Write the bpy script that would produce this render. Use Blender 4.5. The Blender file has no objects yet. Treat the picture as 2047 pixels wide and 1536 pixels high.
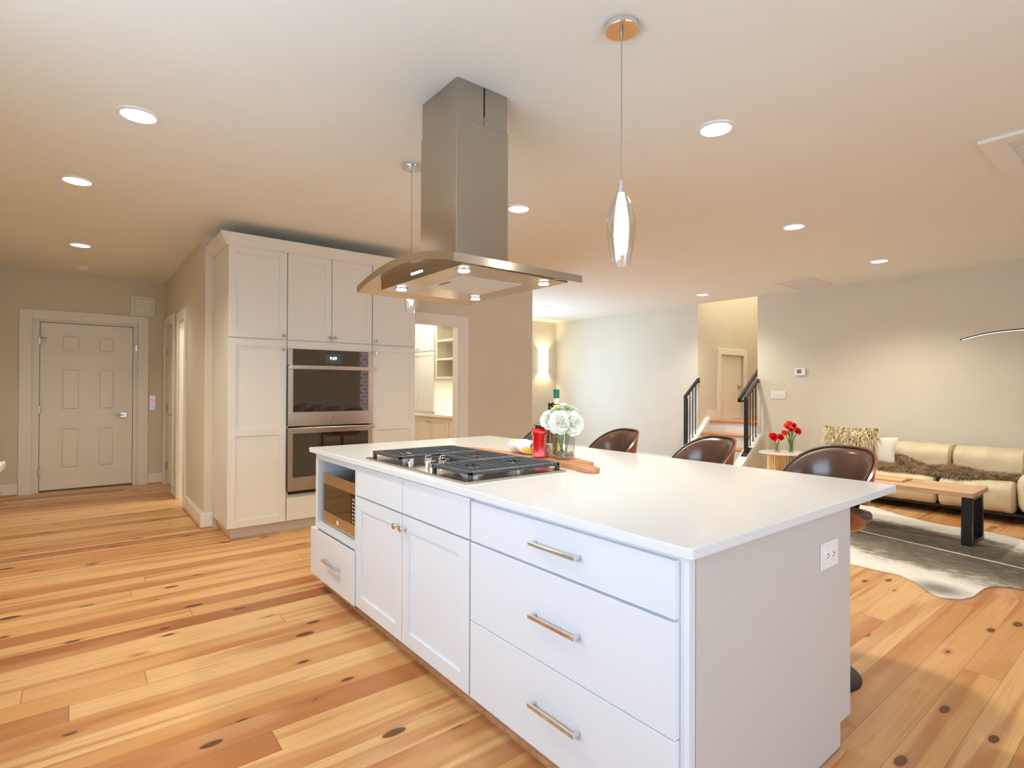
import bpy, bmesh, math, random
from mathutils import Vector, Matrix, noise
random.seed(7)
PI = math.pi
SC = bpy.context.scene
COL = SC.collection

# ------------------------------------------------------------------ camera
F_PX, YAW, PITCH, ROLL, CAM_H = 1087.956, 0.6715, 0.0068, 0.0039, 1.3096
def make_camera():
    c, s = math.cos(YAW), math.sin(YAW)
    F = Vector((s, c, 0)); R = Vector((c, -s, 0)); U = Vector((0, 0, 1))
    cp, sp = math.cos(PITCH), math.sin(PITCH)
    F2 = F*cp + U*sp; U2 = U*cp - F*sp
    cr, sr = math.cos(ROLL), math.sin(ROLL)
    R3 = R*cr + U2*sr; U3 = U2*cr - R*sr
    cam = bpy.data.cameras.new('camera'); o = bpy.data.objects.new('camera', cam); COL.objects.link(o)
    m = Matrix((R3, U3, -F2)).transposed().to_4x4(); m.translation = Vector((0, 0, CAM_H))
    o.matrix_world = m
    cam.sensor_fit = 'HORIZONTAL'; cam.sensor_width = 36; cam.lens = 36*F_PX/2047
    cam.clip_start = 0.05; cam.clip_end = 60
    SC.camera = o
make_camera()

# ------------------------------------------------------------------ world, daylight, exposure
w = bpy.data.worlds.new('sky'); SC.world = w; w.use_nodes = True
bg = w.node_tree.nodes['Background']
bg.inputs[0].default_value = (0.62, 0.78, 1.0, 1); bg.inputs[1].default_value = 2.2
SC.view_settings.view_transform = 'Standard'; SC.view_settings.look = 'None'
SC.view_settings.gamma = 1; SC.view_settings.use_curve_mapping = False
SC.view_settings.exposure = 0.10
SC.cycles.max_bounces = 10; SC.cycles.diffuse_bounces = 6; SC.cycles.glossy_bounces = 5
SC.cycles.transparent_max_bounces = 16; SC.cycles.transmission_bounces = 6
SC.cycles.caustics_reflective = False; SC.cycles.caustics_refractive = False
SC.cycles.sample_clamp_indirect = 6; SC.cycles.use_denoising = True

def area(name, loc, aim, sx, sy, power, color, spread=PI):
    l = bpy.data.lights.new(name, 'AREA'); l.shape = 'RECTANGLE'; l.size = sx; l.size_y = sy
    l.energy = power; l.color = color; l.spread = spread
    o = bpy.data.objects.new(name, l); COL.objects.link(o); o.location = loc
    o.rotation_euler = Vector(aim).to_track_quat('-Z', 'Y').to_euler()
    return o
DAY = (0.74, 0.87, 1.0)
area('daylight_kitchen_window', (-1.16, 1.15, 1.55), (1, 0, -0.12), 2.6, 1.2, 68, DAY)
area('daylight_rear_window', (1.35, -2.80, 1.35), (0, 1, -0.1), 2.9, 2.1, 62, (0.86, 0.93, 1.0))
area('daylight_family_room_window', (6.0, 8.78, 1.35), (0.25, -1, -0.1), 1.5, 1.5, 135, (0.52, 0.74, 1.0))
area('stairwell_lamp', (9.1, 4.66, 4.7), (0, 0, -1), 1.6, 0.6, 55, (1.0, 0.93, 0.82))  # unseen warm lamp set at the top of the closed stairwell

sl = bpy.data.lights.new('sun', 'SUN'); sl.energy = 12.0; sl.color = (1.0, 0.97, 0.92); sl.angle = 0.01
so = bpy.data.objects.new('sun', sl); COL.objects.link(so); so.rotation_euler = Vector((-0.25, -1, -1.15)).to_track_quat('-Z', 'Y').to_euler()

# ------------------------------------------------------------------ node helpers
def mat_new(name):
    m = bpy.data.materials.new(name); m.use_nodes = True
    nt = m.node_tree; b = nt.nodes['Principled BSDF']
    return m, nt, b
def N(nt, typ, **k):
    n = nt.nodes.new(typ)
    for a, v in k.items(): setattr(n, a, v)
    return n
def mathn(nt, op, a, b=None, c=None):
    n = nt.nodes.new('ShaderNodeMath'); n.operation = op
    for i, v in enumerate((a, b, c)):
        if v is None: continue
        if isinstance(v, (int, float)): n.inputs[i].default_value = v
        else: nt.links.new(v, n.inputs[i])
    return n.outputs[0]
def mixc(nt, fac, a, b, mode='MIX'):
    n = nt.nodes.new('ShaderNodeMix'); n.data_type = 'RGBA'; n.blend_type = mode
    for i, v in ((0, fac), (6, a), (7, b)):
        if isinstance(v, (int, float)): n.inputs[i].default_value = v
        elif isinstance(v, tuple): n.inputs[i].default_value = (*v[:3], 1)
        else: nt.links.new(v, n.inputs[i])
    return n.outputs[2]
def ramp(nt, fac, stops, interp='LINEAR'):
    n = nt.nodes.new('ShaderNodeValToRGB'); nt.links.new(fac, n.inputs[0]); r = n.color_ramp; r.interpolation = interp
    while len(r.elements) < len(stops): r.elements.new(0.5)
    for e, (p, c) in zip(r.elements, stops):
        e.position = p; e.color = (*c, 1) if len(c) == 3 else c
    return n.outputs[0]
def coords(nt, scale=(1, 1, 1)):
    tc = N(nt, 'ShaderNodeTexCoord'); mp = N(nt, 'ShaderNodeMapping')
    mp.inputs['Scale'].default_value = scale
    nt.links.new(tc.outputs['Object'], mp.inputs[0]); return mp.outputs[0]
def noise_tex(nt, vec, scale=5, detail=3, rough=0.5, dist=0.0):
    n = N(nt, 'ShaderNodeTexNoise'); nt.links.new(vec, n.inputs['Vector'])
    n.inputs['Scale'].default_value = scale; n.inputs['Detail'].default_value = detail
    n.inputs['Roughness'].default_value = rough; n.inputs['Distortion'].default_value = dist
    return n.outputs[0]
def bump(nt, b, h, strength=0.2, dist=0.01):
    n = N(nt, 'ShaderNodeBump'); n.inputs['Strength'].default_value = strength; n.inputs['Distance'].default_value = dist
    nt.links.new(h, n.inputs['Height']); nt.links.new(n.outputs[0], b.inputs['Normal'])
def paint(name, col, rough=0.5, var=0.03, spec=0.4, scale=3.0, bmp=0.0):
    m, nt, b = mat_new(name)
    v = noise_tex(nt, coords(nt), scale, 3)
    lo = tuple(c*(1-var) for c in col); hi = tuple(min(1, c*(1+var)) for c in col)
    nt.links.new(ramp(nt, v, [(0.3, lo), (0.7, hi)]), b.inputs['Base Color'])
    b.inputs['Roughness'].default_value = rough; b.inputs['Specular IOR Level'].default_value = spec
    if bmp: bump(nt, b, noise_tex(nt, coords(nt), 220, 2), bmp, 0.002)
    return m
def metal(name, col, rough=0.25, stretch=(1, 1, 60), var=0.12, aniso=0.0):
    m, nt, b = mat_new(name)
    v = noise_tex(nt, coords(nt, stretch), 6, 4)
    b.inputs['Base Color'].default_value = (*col, 1); b.inputs['Metallic'].default_value = 1
    r = N(nt, 'ShaderNodeMapRange'); nt.links.new(v, r.inputs[0])
    r.inputs[3].default_value = max(0.02, rough*(1-var)); r.inputs[4].default_value = rough*(1+var)
    nt.links.new(r.outputs[0], b.inputs['Roughness'])
    b.inputs['Anisotropic'].default_value = aniso
    return m
def emit(name, col, strength):
    m, nt, b = mat_new(name)
    b.inputs['Base Color'].default_value = (*col, 1)
    b.inputs['Emission Color'].default_value = (*col, 1); b.inputs['Emission Strength'].default_value = strength
    return m
def clear_glass(name, tint=(1, 1, 1), edge=0.5, rough=0.02, base=0.04):
    m, nt, b = mat_new(name); nt.nodes.remove(b)
    out = nt.nodes['Material Output']
    t = N(nt, 'ShaderNodeBsdfTransparent'); t.inputs[0].default_value = (*tint, 1)
    g = N(nt, 'ShaderNodeBsdfGlossy'); g.inputs['Roughness'].default_value = rough
    lw = N(nt, 'ShaderNodeLayerWeight'); lw.inputs[0].default_value = 0.35
    f = mathn(nt, 'MULTIPLY_ADD', lw.outputs['Facing'], edge, base)
    mx = N(nt, 'ShaderNodeMixShader'); nt.links.new(f, mx.inputs[0])
    nt.links.new(t.outputs[0], mx.inputs[1]); nt.links.new(g.outputs[0], mx.inputs[2]); nt.links.new(mx.outputs[0], out.inputs[0])
    return m
def wood(name, c0, c1, c2, rough=0.35, axis=0, scale=1.0, coat=0.0):
    m, nt, b = mat_new(name)
    s = [14, 14, 14]; s[axis] = 1.2
    v = noise_tex(nt, coords(nt, tuple(x*scale for x in s)), 1.6, 5, 0.6, 0.6)
    s2 = [90, 90, 90]; s2[axis] = 3
    v2 = noise_tex(nt, coords(nt, tuple(x*scale for x in s2)), 1.5, 2)
    c = ramp(nt, v, [(0.3, c0), (0.5, c1), (0.72, c2)])
    c = mixc(nt, mathn(nt, 'MULTIPLY', v2, 0.25), c, c0)
    nt.links.new(c, b.inputs['Base Color']); b.inputs['Roughness'].default_value = rough
    b.inputs['Coat Weight'].default_value = coat; b.inputs['Coat Roughness'].default_value = 0.15
    return m
def floor_mat():
    m, nt, b = mat_new('heart_pine_planks')
    tc = N(nt, 'ShaderNodeTexCoord'); sep = N(nt, 'ShaderNodeSeparateXYZ'); nt.links.new(tc.outputs['Object'], sep.inputs[0])
    X, Y = sep.outputs[0], sep.outputs[1]
    W = 0.137
    ry = mathn(nt, 'DIVIDE', Y, W); row = mathn(nt, 'FLOOR', ry); fy = mathn(nt, 'FRACT', ry)
    wn0 = N(nt, 'ShaderNodeTexWhiteNoise', noise_dimensions='1D'); nt.links.new(row, wn0.inputs['W'])
    off = mathn(nt, 'MULTIPLY', wn0.outputs[0], 9.7)
    rx = mathn(nt, 'DIVIDE', mathn(nt, 'ADD', X, off), 3.3); idx = mathn(nt, 'FLOOR', rx); fx = mathn(nt, 'FRACT', rx)
    cmb = N(nt, 'ShaderNodeCombineXYZ'); nt.links.new(row, cmb.inputs[0]); nt.links.new(idx, cmb.inputs[1])
    wn = N(nt, 'ShaderNodeTexWhiteNoise', noise_dimensions='2D'); nt.links.new(cmb.outputs[0], wn.inputs['Vector'])
    h = wn.outputs[0]
    base = ramp(nt, h, [(0.0, (0.66, 0.385, 0.155)), (0.35, (0.72, 0.445, 0.195)), (0.6, (0.64, 0.345, 0.125)), (0.86, (0.54, 0.245, 0.080)), (0.96, (0.36, 0.125, 0.042))])
    def vec(sx, sy, add):
        c = N(nt, 'ShaderNodeCombineXYZ')
        nt.links.new(mathn(nt, 'MULTIPLY_ADD', X, sx, mathn(nt, 'MULTIPLY', h, 37.0)), c.inputs[0])
        nt.links.new(mathn(nt, 'MULTIPLY_ADD', Y, sy, mathn(nt, 'MULTIPLY', h, add)), c.inputs[1])
        return c.outputs[0]
    st = noise_tex(nt, vec(0.55, 11, 71), 1.0, 2, 0.45, 0.35)
    heart = ramp(nt, st, [(0.50, (0, 0, 0)), (0.60, (1, 1, 1))])
    c = mixc(nt, mathn(nt, 'MULTIPLY', heart, 0.72), base, (0.42, 0.15, 0.046))
    gr = noise_tex(nt, vec(2.2, 95, 13), 1.0, 4, 0.65, 0.9)
    c = mixc(nt, mathn(nt, 'MULTIPLY', ramp(nt, gr, [(0.45, (0, 0, 0)), (0.72, (1, 1, 1))]), 0.45), c, (0.40, 0.175, 0.06))
    bl = noise_tex(nt, vec(1.3, 6, 29), 1.0, 3)
    c = mixc(nt, mathn(nt, 'MULTIPLY', ramp(nt, bl, [(0.5, (0, 0, 0)), (0.8, (1, 1, 1))]), 0.5), c, (0.78, 0.50, 0.27))
    # knots, with a dark halo drawn out along the board
    vo = N(nt, 'ShaderNodeTexVoronoi', voronoi_dimensions='2D'); vo.inputs['Scale'].default_value = 1.0; vo.inputs['Randomness'].default_value = 1.0
    dis = noise_tex(nt, vec(9, 22, 5), 1.0, 2)
    nt.links.new(vec(2.3, 5.6, 11), vo.inputs['Vector'])
    d = mathn(nt, 'MULTIPLY_ADD', dis, 0.035, vo.outputs['Distance'])
    sel = N(nt, 'ShaderNodeSeparateColor'); nt.links.new(vo.outputs['Color'], sel.inputs[0])
    has = mathn(nt, 'GREATER_THAN', sel.outputs[0], 0.66)
    size = mathn(nt, 'MULTIPLY_ADD', sel.outputs[1], 0.090, 0.040)
    k1 = mathn(nt, 'LESS_THAN', d, size)
    halo = N(nt, 'ShaderNodeMapRange', interpolation_type='SMOOTHSTEP'); nt.links.new(d, halo.inputs[0])
    halo.inputs[1].default_value = 0.05; halo.inputs[2].default_value = 0.19; halo.inputs[3].default_value = 1; halo.inputs[4].default_value = 0
    c = mixc(nt, mathn(nt, 'MULTIPLY', mathn(nt, 'MULTIPLY', halo.outputs[0], has), 0.7), c, (0.36, 0.12, 0.04))
    c = mixc(nt, mathn(nt, 'MULTIPLY', mathn(nt, 'MULTIPLY', k1, has), 0.85), c, (0.075, 0.028, 0.012))
    g1 = mathn(nt, 'GREATER_THAN', mathn(nt, 'ABSOLUTE', mathn(nt, 'SUBTRACT', fy, 0.5)), 0.491)
    g2 = mathn(nt, 'GREATER_THAN', mathn(nt, 'ABSOLUTE', mathn(nt, 'SUBTRACT', fx, 0.5)), 0.4993)
    gap = mathn(nt, 'MAXIMUM', g1, g2)
    c = mixc(nt, mathn(nt, 'MULTIPLY', gap, 0.55), c, (0.13, 0.055, 0.025))
    nt.links.new(c, b.inputs['Base Color'])
    b.inputs['Roughness'].default_value = 0.32; b.inputs['Specular IOR Level'].default_value = 0.32
    bump(nt, b, mathn(nt, 'SUBTRACT', mathn(nt, 'MULTIPLY', gr, 0.12), gap), 0.12, 0.003)
    return m
def brick_mat():
    m, nt, b = mat_new('red_brick')
    br = N(nt, 'ShaderNodeTexBrick'); tc = N(nt, 'ShaderNodeTexCoord'); mp = N(nt, 'ShaderNodeMapping')
    mp.inputs['Rotation'].default_value = (PI/2, 0, 0)
    nt.links.new(tc.outputs['Object'], mp.inputs[0]); nt.links.new(mp.outputs[0], br.inputs[0])
    br.inputs['Color1'].default_value = (0.30, 0.07, 0.045, 1); br.inputs['Color2'].default_value = (0.16, 0.055, 0.04, 1)
    br.inputs['Mortar'].default_value = (0.55, 0.52, 0.48, 1); br.inputs['Scale'].default_value = 2.3
    br.inputs['Mortar Size'].default_value = 0.03
    nt.links.new(br.outputs[0], b.inputs['Base Color']); b.inputs['Roughness'].default_value = 0.85
    return m
def leather(name, col, rough, dark, coat=0.0, creases=None):
    m, nt, b = mat_new(name)
    v = noise_tex(nt, coords(nt), 5, 4)
    nt.links.new(ramp(nt, v, [(0.3, dark), (0.7, col)]), b.inputs['Base Color'])
    b.inputs['Roughness'].default_value = rough; b.inputs['Coat Weight'].default_value = coat; b.inputs['Coat Roughness'].default_value = 0.2
    h = noise_tex(nt, coords(nt), 260, 2)
    if creases:
        h = mathn(nt, 'MULTIPLY_ADD', noise_tex(nt, coords(nt, creases), 1.0, 3, 0.6, 0.5), 5.0, h)
        bump(nt, b, h, 0.35, 0.006)
    else: bump(nt, b, h, 0.12, 0.002)
    return m
def cowhide_mat():
    m, nt, b = mat_new('cowhide')
    tc = N(nt, 'ShaderNodeTexCoord'); sep = N(nt, 'ShaderNodeSeparateXYZ'); nt.links.new(tc.outputs['Object'], sep.inputs[0])
    X, Y = sep.outputs[0], sep.outputs[1]
    # distance across the hide from the spine line (object axes: X across, Y along)
    v = coords(nt)
    n1 = noise_tex(nt, v, 2.6, 4, 0.6); n2 = noise_tex(nt, coords(nt, (22, 7, 1)), 1.4, 4, 0.65)
    n3 = noise_tex(nt, coords(nt, (90, 26, 1)), 1.4, 3)
    ax = mathn(nt, 'ABSOLUTE', X)
    d = mathn(nt, 'ADD', ax, mathn(nt, 'MULTIPLY', mathn(nt, 'SUBTRACT', n1, 0.5), 0.75))
    d = mathn(nt, 'ADD', d, mathn(nt, 'MULTIPLY', mathn(nt, 'SUBTRACT', n2, 0.5), 0.28))
    c = ramp(nt, d, [(0.0, (0.05, 0.042, 0.028)), (0.30, (0.085, 0.072, 0.05)), (0.52, (0.19, 0.165, 0.12)), (0.68, (0.70, 0.67, 0.61)), (0.85, (0.82, 0.80, 0.76))])
    c = mixc(nt, mathn(nt, 'MULTIPLY', ramp(nt, n2, [(0.50, (0, 0, 0)), (0.72, (1, 1, 1))]), 0.36), c, (0.46, 0.41, 0.32))
    c = mixc(nt, mathn(nt, 'MULTIPLY', n3, 0.15), c, (0.16, 0.14, 0.10))
    sp = mathn(nt, 'LESS_THAN', mathn(nt, 'ADD', ax, mathn(nt, 'MULTIPLY', mathn(nt, 'SUBTRACT', n2, 0.5), 0.03)), 0.014)
    c = mixc(nt, mathn(nt, 'MULTIPLY', sp, 0.8), c, (0.72, 0.62, 0.46))
    # one dark patch near the front edge
    dx = mathn(nt, 'ADD', X, 1.02); dy = mathn(nt, 'SUBTRACT', Y, -0.62)
    rr = mathn(nt, 'SQRT', mathn(nt, 'ADD', mathn(nt, 'MULTIPLY', dx, dx), mathn(nt, 'MULTIPLY', mathn(nt, 'MULTIPLY', dy, dy), 0.8)))
    pt = N(nt, 'ShaderNodeMapRange', interpolation_type='SMOOTHSTEP')
    nt.links.new(mathn(nt, 'ADD', rr, mathn(nt, 'MULTIPLY', n2, 0.10)), pt.inputs[0])
    pt.inputs[1].default_value = 0.07; pt.inputs[2].default_value = 0.26; pt.inputs[3].default_value = 0.85; pt.inputs[4].default_value = 0
    c = mixc(nt, pt.outputs[0], c, (0.13, 0.12, 0.10))
    nt.links.new(c, b.inputs['Base Color']); b.inputs['Roughness'].default_value = 0.75
    bump(nt, b, n3, 0.3, 0.004)
    return m
def cloth_print_mat():
    m, nt, b = mat_new('printed_cotton')
    v = noise_tex(nt, coords(nt), 24, 2)
    c = ramp(nt, v, [(0.0, (0.92, 0.93, 0.97)), (0.62, (0.88, 0.89, 0.95)), (0.66, (0.50, 0.55, 0.72))])
    vo = N(nt, 'ShaderNodeTexVoronoi'); vo.inputs['Scale'].default_value = 15; nt.links.new(coords(nt), vo.inputs['Vector'])
    f = mathn(nt, 'LESS_THAN', vo.outputs['Distance'], 0.33)
    c = mixc(nt, f, c, (0.92, 0.74, 0.10))
    nt.links.new(c, b.inputs['Base Color']); b.inputs['Roughness'].default_value = 0.9
    return m

M = {}
M['ceiling'] = paint('ceiling_paint', (0.85, 0.855, 0.79), 0.75, 0.01)
M['wall'] = paint('greige_wall_paint', (0.69, 0.645, 0.53), 0.65, 0.015)
M['wallw'] = paint('white_wall_paint', (0.85, 0.84, 0.81), 0.6, 0.01)
M['trim'] = paint('white_trim_paint', (0.84, 0.83, 0.775), 0.35, 0.01)
M['door'] = paint('cream_door_paint', (0.86, 0.84, 0.77), 0.4, 0.01)
M['cab'] = paint('cream_cabinet_paint', (0.755, 0.73, 0.65), 0.38, 0.01)
M['isl'] = paint('white_island_paint', (0.745, 0.785, 0.835), 0.35, 0.008)
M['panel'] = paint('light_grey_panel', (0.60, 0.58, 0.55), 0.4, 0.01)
M['top'] = paint('white_quartz', (0.775, 0.79, 0.80), 0.16, 0.008, 0.5)
M['floor'] = floor_mat()
M['gap'] = paint('dark_gap', (0.03, 0.025, 0.02), 0.8)
M['steel'] = metal('brushed_steel', (0.44, 0.405, 0.35), 0.20, (60, 60, 1.2), 0.03)
M['steelh'] = metal('brushed_steel_horizontal', (0.66, 0.60, 0.50), 0.22, (1.2, 1.2, 70), 0.04)
M['steelp'] = metal('polished_steel', (0.68, 0.63, 0.56), 0.17, (3, 3, 3))
M['chrome'] = metal('chrome', (0.78, 0.77, 0.75), 0.08, (3, 3, 3))
M['nickel'] = metal('satin_nickel', (0.50, 0.47, 0.43), 0.25, (3, 3, 3))
M['filter'] = metal('filter_mesh', (0.75, 0.72, 0.68), 0.45, (200, 200, 200), 0.5)
M['iron'] = paint('cast_iron', (0.055, 0.062, 0.075), 0.42, 0.2, 0.5, 30)
M['black'] = paint('black_metal', (0.012, 0.012, 0.013), 0.35, 0.1, 0.5)
M['blackg'] = paint('black_gloss', (0.008, 0.007, 0.007), 0.06, 0.1, 0.6)
M['ovenglass'] = paint('dark_oven_glass', (0.030, 0.020, 0.010), 0.035, 0.05, 0.5)
M['ovenglass'].node_tree.nodes['Principled BSDF'].inputs['IOR'].default_value = 2.1
M['alu'] = metal('burner_aluminium', (0.80, 0.80, 0.80), 0.35, (5, 5, 5))
M['bulb'] = emit('downlight_lens', (1.0, 0.94, 0.84), 9)
M['ledw'] = emit('led_white', (1.0, 0.97, 0.90), 12)
M['strip'] = emit('lamp_strip', (1.0, 0.97, 0.90), 3)
M['ledb'] = emit('led_blue', (0.62, 0.62, 1.0), 3.5)
M['ledr'] = emit('led_red', (1.0, 0.05, 0.08), 2.0)
M['tube'] = emit('frosted_lamp_tube', (1.0, 0.95, 0.87), 9)
M['sconce'] = emit('sconce_shade', (1.0, 0.93, 0.74), 3.2)
M['screen'] = paint('oven_screen', (0.10, 0.105, 0.11), 0.1, 0.02)
M['digits'] = emit('display_digits', (0.72, 0.90, 1.0), 2.0)
M['glass'] = clear_glass('clear_glass', (0.985, 0.99, 0.99), 0.32)
M['pane'] = clear_glass('window_pane', (0.95, 0.97, 1.0), 0.2)
M['water'] = clear_glass('vase_water', (0.86, 0.92, 0.84), 0.1, 0.02, 0.0)
M['oil'] = clear_glass('yellow_wine', (0.93, 0.90, 0.45), 0.4)
M['redglass'] = leather('red_glass', (0.80, 0.006, 0.004), 0.08, (0.62, 0.0, 0.0), 0.6)
M['capsule'] = paint('green_capsule', (0.01, 0.16, 0.09), 0.3)
M['label'] = paint('white_label', (0.80, 0.79, 0.76), 0.5)
M['darkglass'] = paint('dark_bottle_glass', (0.07, 0.035, 0.012), 0.08)
M['olive'] = wood('olive_board', (0.42, 0.17, 0.07), (0.56, 0.25, 0.11), (0.66, 0.34, 0.17), 0.45, 1, 2.0)
M['cloth'] = cloth_print_mat()
M['spice'] = paint('speckled_spice', (0.62, 0.60, 0.42), 0.7, 0.55, 0.3, 90)
M['pebble'] = paint('pebbles', (0.42, 0.37, 0.27), 0.35, 0.7, 0.5, 55)
M['petalw'] = paint('white_petal', (0.95, 0.95, 0.86), 0.6, 0.03, 0.3, 20)
M['petaly'] = paint('lime_petal', (0.74, 0.82, 0.42), 0.6, 0.15, 0.3, 40)
M['petalr'] = paint('red_petal', (0.72, 0.015, 0.015), 0.55, 0.2, 0.3, 30)
M['petalo'] = paint('coral_petal', (0.85, 0.10, 0.03), 0.55, 0.2, 0.3, 30)
M['stem'] = paint('green_stem', (0.10, 0.26, 0.05), 0.5, 0.3, 0.3, 20)
M['leaf'] = paint('lime_leaf', (0.36, 0.56, 0.08), 0.5, 0.25, 0.3, 20)
M['walnut'] = wood('walnut_bentwood', (0.18, 0.045, 0.015), (0.27, 0.075, 0.025), (0.37, 0.12, 0.045), 0.28, 2, 1.2, 0.5)
M['brown'] = leather('brown_leather', (0.125, 0.060, 0.036), 0.24, (0.085, 0.040, 0.025), 0.35)
M['piping'] = paint('black_piping', (0.02, 0.015, 0.015), 0.35)
M['cream'] = leather('cream_leather', (0.74, 0.64, 0.45), 0.36, (0.66, 0.56, 0.38), 0.1, (2, 16, 2.5))
M['oak'] = wood('oak_tread', (0.42, 0.17, 0.06), (0.56, 0.26, 0.10), (0.64, 0.33, 0.14), 0.35, 1)
M['oakt'] = wood('oak_table', (0.48, 0.28, 0.15), (0.62, 0.39, 0.22), (0.70, 0.48, 0.30), 0.4, 1)
M['pale'] = wood('pale_board', (0.62, 0.40, 0.20), (0.74, 0.52, 0.28), (0.80, 0.60, 0.36), 0.45, 1)
M['shoe'] = wood('oak_shoe', (0.44, 0.20, 0.08), (0.56, 0.28, 0.12), (0.64, 0.35, 0.17), 0.4, 0)
M['cowhide'] = cowhide_mat()
M['fur'] = paint('brown_fur', (0.38, 0.27, 0.165), 0.8, 0.6, 0.3, 7)
M['shag'] = paint('gold_shag', (0.80, 0.66, 0.42), 0.45, 0.35, 0.4, 25)
M['shagb'] = paint('shag_backing', (0.22, 0.15, 0.07), 0.8)
M['linen'] = paint('cream_linen', (0.80, 0.76, 0.68), 0.85, 0.05)
M['gold'] = metal('polished_brass', (0.80, 0.60, 0.33), 0.14, (3, 3, 3))
M['marble'] = paint('cream_stone', (0.78, 0.72, 0.62), 0.25, 0.05)
M['plastic'] = paint('white_plastic', (0.86, 0.86, 0.85), 0.3, 0.005)
M['lcd'] = paint('lcd', (0.20, 0.24, 0.16), 0.2)
M['brick'] = brick_mat()
M['ventm'] = paint('vent_paint', (0.78, 0.74, 0.68), 0.5)
M['sinkfloor'] = paint('patio', (0.35, 0.34, 0.32), 0.9)

# ------------------------------------------------------------------ mesh helpers (all in world coordinates)
def box(bm, x0, x1, y0, y1, z0, z1, b=0.0, seg=1):
    if x0 > x1: x0, x1 = x1, x0
    if y0 > y1: y0, y1 = y1, y0
    vs = [bm.verts.new(p) for p in ((x0,y0,z0),(x1,y0,z0),(x1,y1,z0),(x0,y1,z0),(x0,y0,z1),(x1,y0,z1),(x1,y1,z1),(x0,y1,z1))]
    fs = [bm.faces.new([vs[i] for i in q]) for q in ((0,3,2,1),(4,5,6,7),(0,1,5,4),(1,2,6,5),(2,3,7,6),(3,0,4,7))]
    if b > 0:
        es = list({e for f in fs for e in f.edges})
        bmesh.ops.bevel(bm, geom=es, offset=b, segments=seg, affect='EDGES', profile=0.5)
def abox(bm, ax, d0, d1, u0, u1, z0, z1, b=0.0, seg=1):
    if ax == 'x': box(bm, d0, d1, u0, u1, z0, z1, b, seg)
    else: box(bm, u0, u1, d0, d1, z0, z1, b, seg)
def lathe(bm, c, prof, seg=32, cap=True, M4=None):
    rings = []
    for r, z in prof:
        ring = []
        for i in range(seg):
            a = 2*PI*i/seg; p = Vector((r*math.cos(a), r*math.sin(a), z))
            if M4 is not None: p = M4 @ p
            ring.append(bm.verts.new(p + Vector(c)))
        rings.append(ring)
    for a, b_ in zip(rings, rings[1:]):
        for i in range(seg):
            j = (i+1) % seg
            bm.faces.new((a[i], a[j], b_[j], b_[i]))
    if cap:
        bm.faces.new(list(reversed(rings[0]))); bm.faces.new(rings[-1])
def tube(bm, pts, r, seg=10, closed=False, cap=True):
    pts = [Vector(p) for p in pts]; n = len(pts)
    rr = r if isinstance(r, (list, tuple)) else [r]*n
    prev = None; rings = []
    for i, p in enumerate(pts):
        if closed: t = (pts[(i+1) % n] - pts[i-1]).normalized()
        else: t = (pts[min(i+1, n-1)] - pts[max(i-1, 0)]).normalized()
        if prev is None:
            a = Vector((0, 0, 1)) if abs(t.z) < 0.9 else Vector((1, 0, 0)); u = t.cross(a).normalized()
        else: u = (prev - t*prev.dot(t)).normalized()
        v = t.cross(u); prev = u
        rings.append([bm.verts.new(p + (u*math.cos(2*PI*k/seg) + v*math.sin(2*PI*k/seg))*rr[i]) for k in range(seg)])
    m = n if closed else n-1
    for i in range(m):
        a, b_ = rings[i], rings[(i+1) % n]
        for k in range(seg):
            j = (k+1) % seg; bm.faces.new((a[k], a[j], b_[j], b_[k]))
    if cap and not closed:
        bm.faces.new(list(reversed(rings[0]))); bm.faces.new(rings[-1])
def prism(bm, poly, to3, d0, d1, bev=0.0, seg=2):
    """poly: 2-D outline; to3(u, v, d) -> point; solid between d0 and d1."""
    A = [bm.verts.new(to3(u, v, d0)) for u, v in poly]; B = [bm.verts.new(to3(u, v, d1)) for u, v in poly]
    n = len(poly); fs = [bm.faces.new(A), bm.faces.new(list(reversed(B)))]
    for i in range(n):
        j = (i+1) % n; fs.append(bm.faces.new((A[j], A[i], B[i], B[j])))
    if bev > 0:
        es = list({e for f in fs[:2] for e in f.edges})
        bmesh.ops.bevel(bm, geom=es, offset=bev, segments=seg, affect='EDGES', profile=0.5)
def shell(bm, fo, fi, nu, nv, closed_u=False):
    O = [[bm.verts.new(fo(i/nu, j/nv)) for j in range(nv+1)] for i in range(nu + (0 if closed_u else 1))]
    I = [[bm.verts.new(fi(i/nu, j/nv)) for j in range(nv+1)] for i in range(nu + (0 if closed_u else 1))]
    m = len(O)
    for i in range(nu):
        k = (i+1) % m
        for j in range(nv):
            bm.faces.new((O[i][j], O[k][j], O[k][j+1], O[i][j+1])); bm.faces.new((I[i][j], I[i][j+1], I[k][j+1], I[k][j]))
        bm.faces.new((O[i][0], I[i][0], I[k][0], O[k][0])); bm.faces.new((O[i][nv], O[k][nv], I[k][nv], I[i][nv]))
    if not closed_u:
        for j in range(nv):
            bm.faces.new((O[0][j], O[0][j+1], I[0][j+1], I[0][j])); bm.faces.new((O[nu][j], I[nu][j], I[nu][j+1], O[nu][j+1]))
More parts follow.
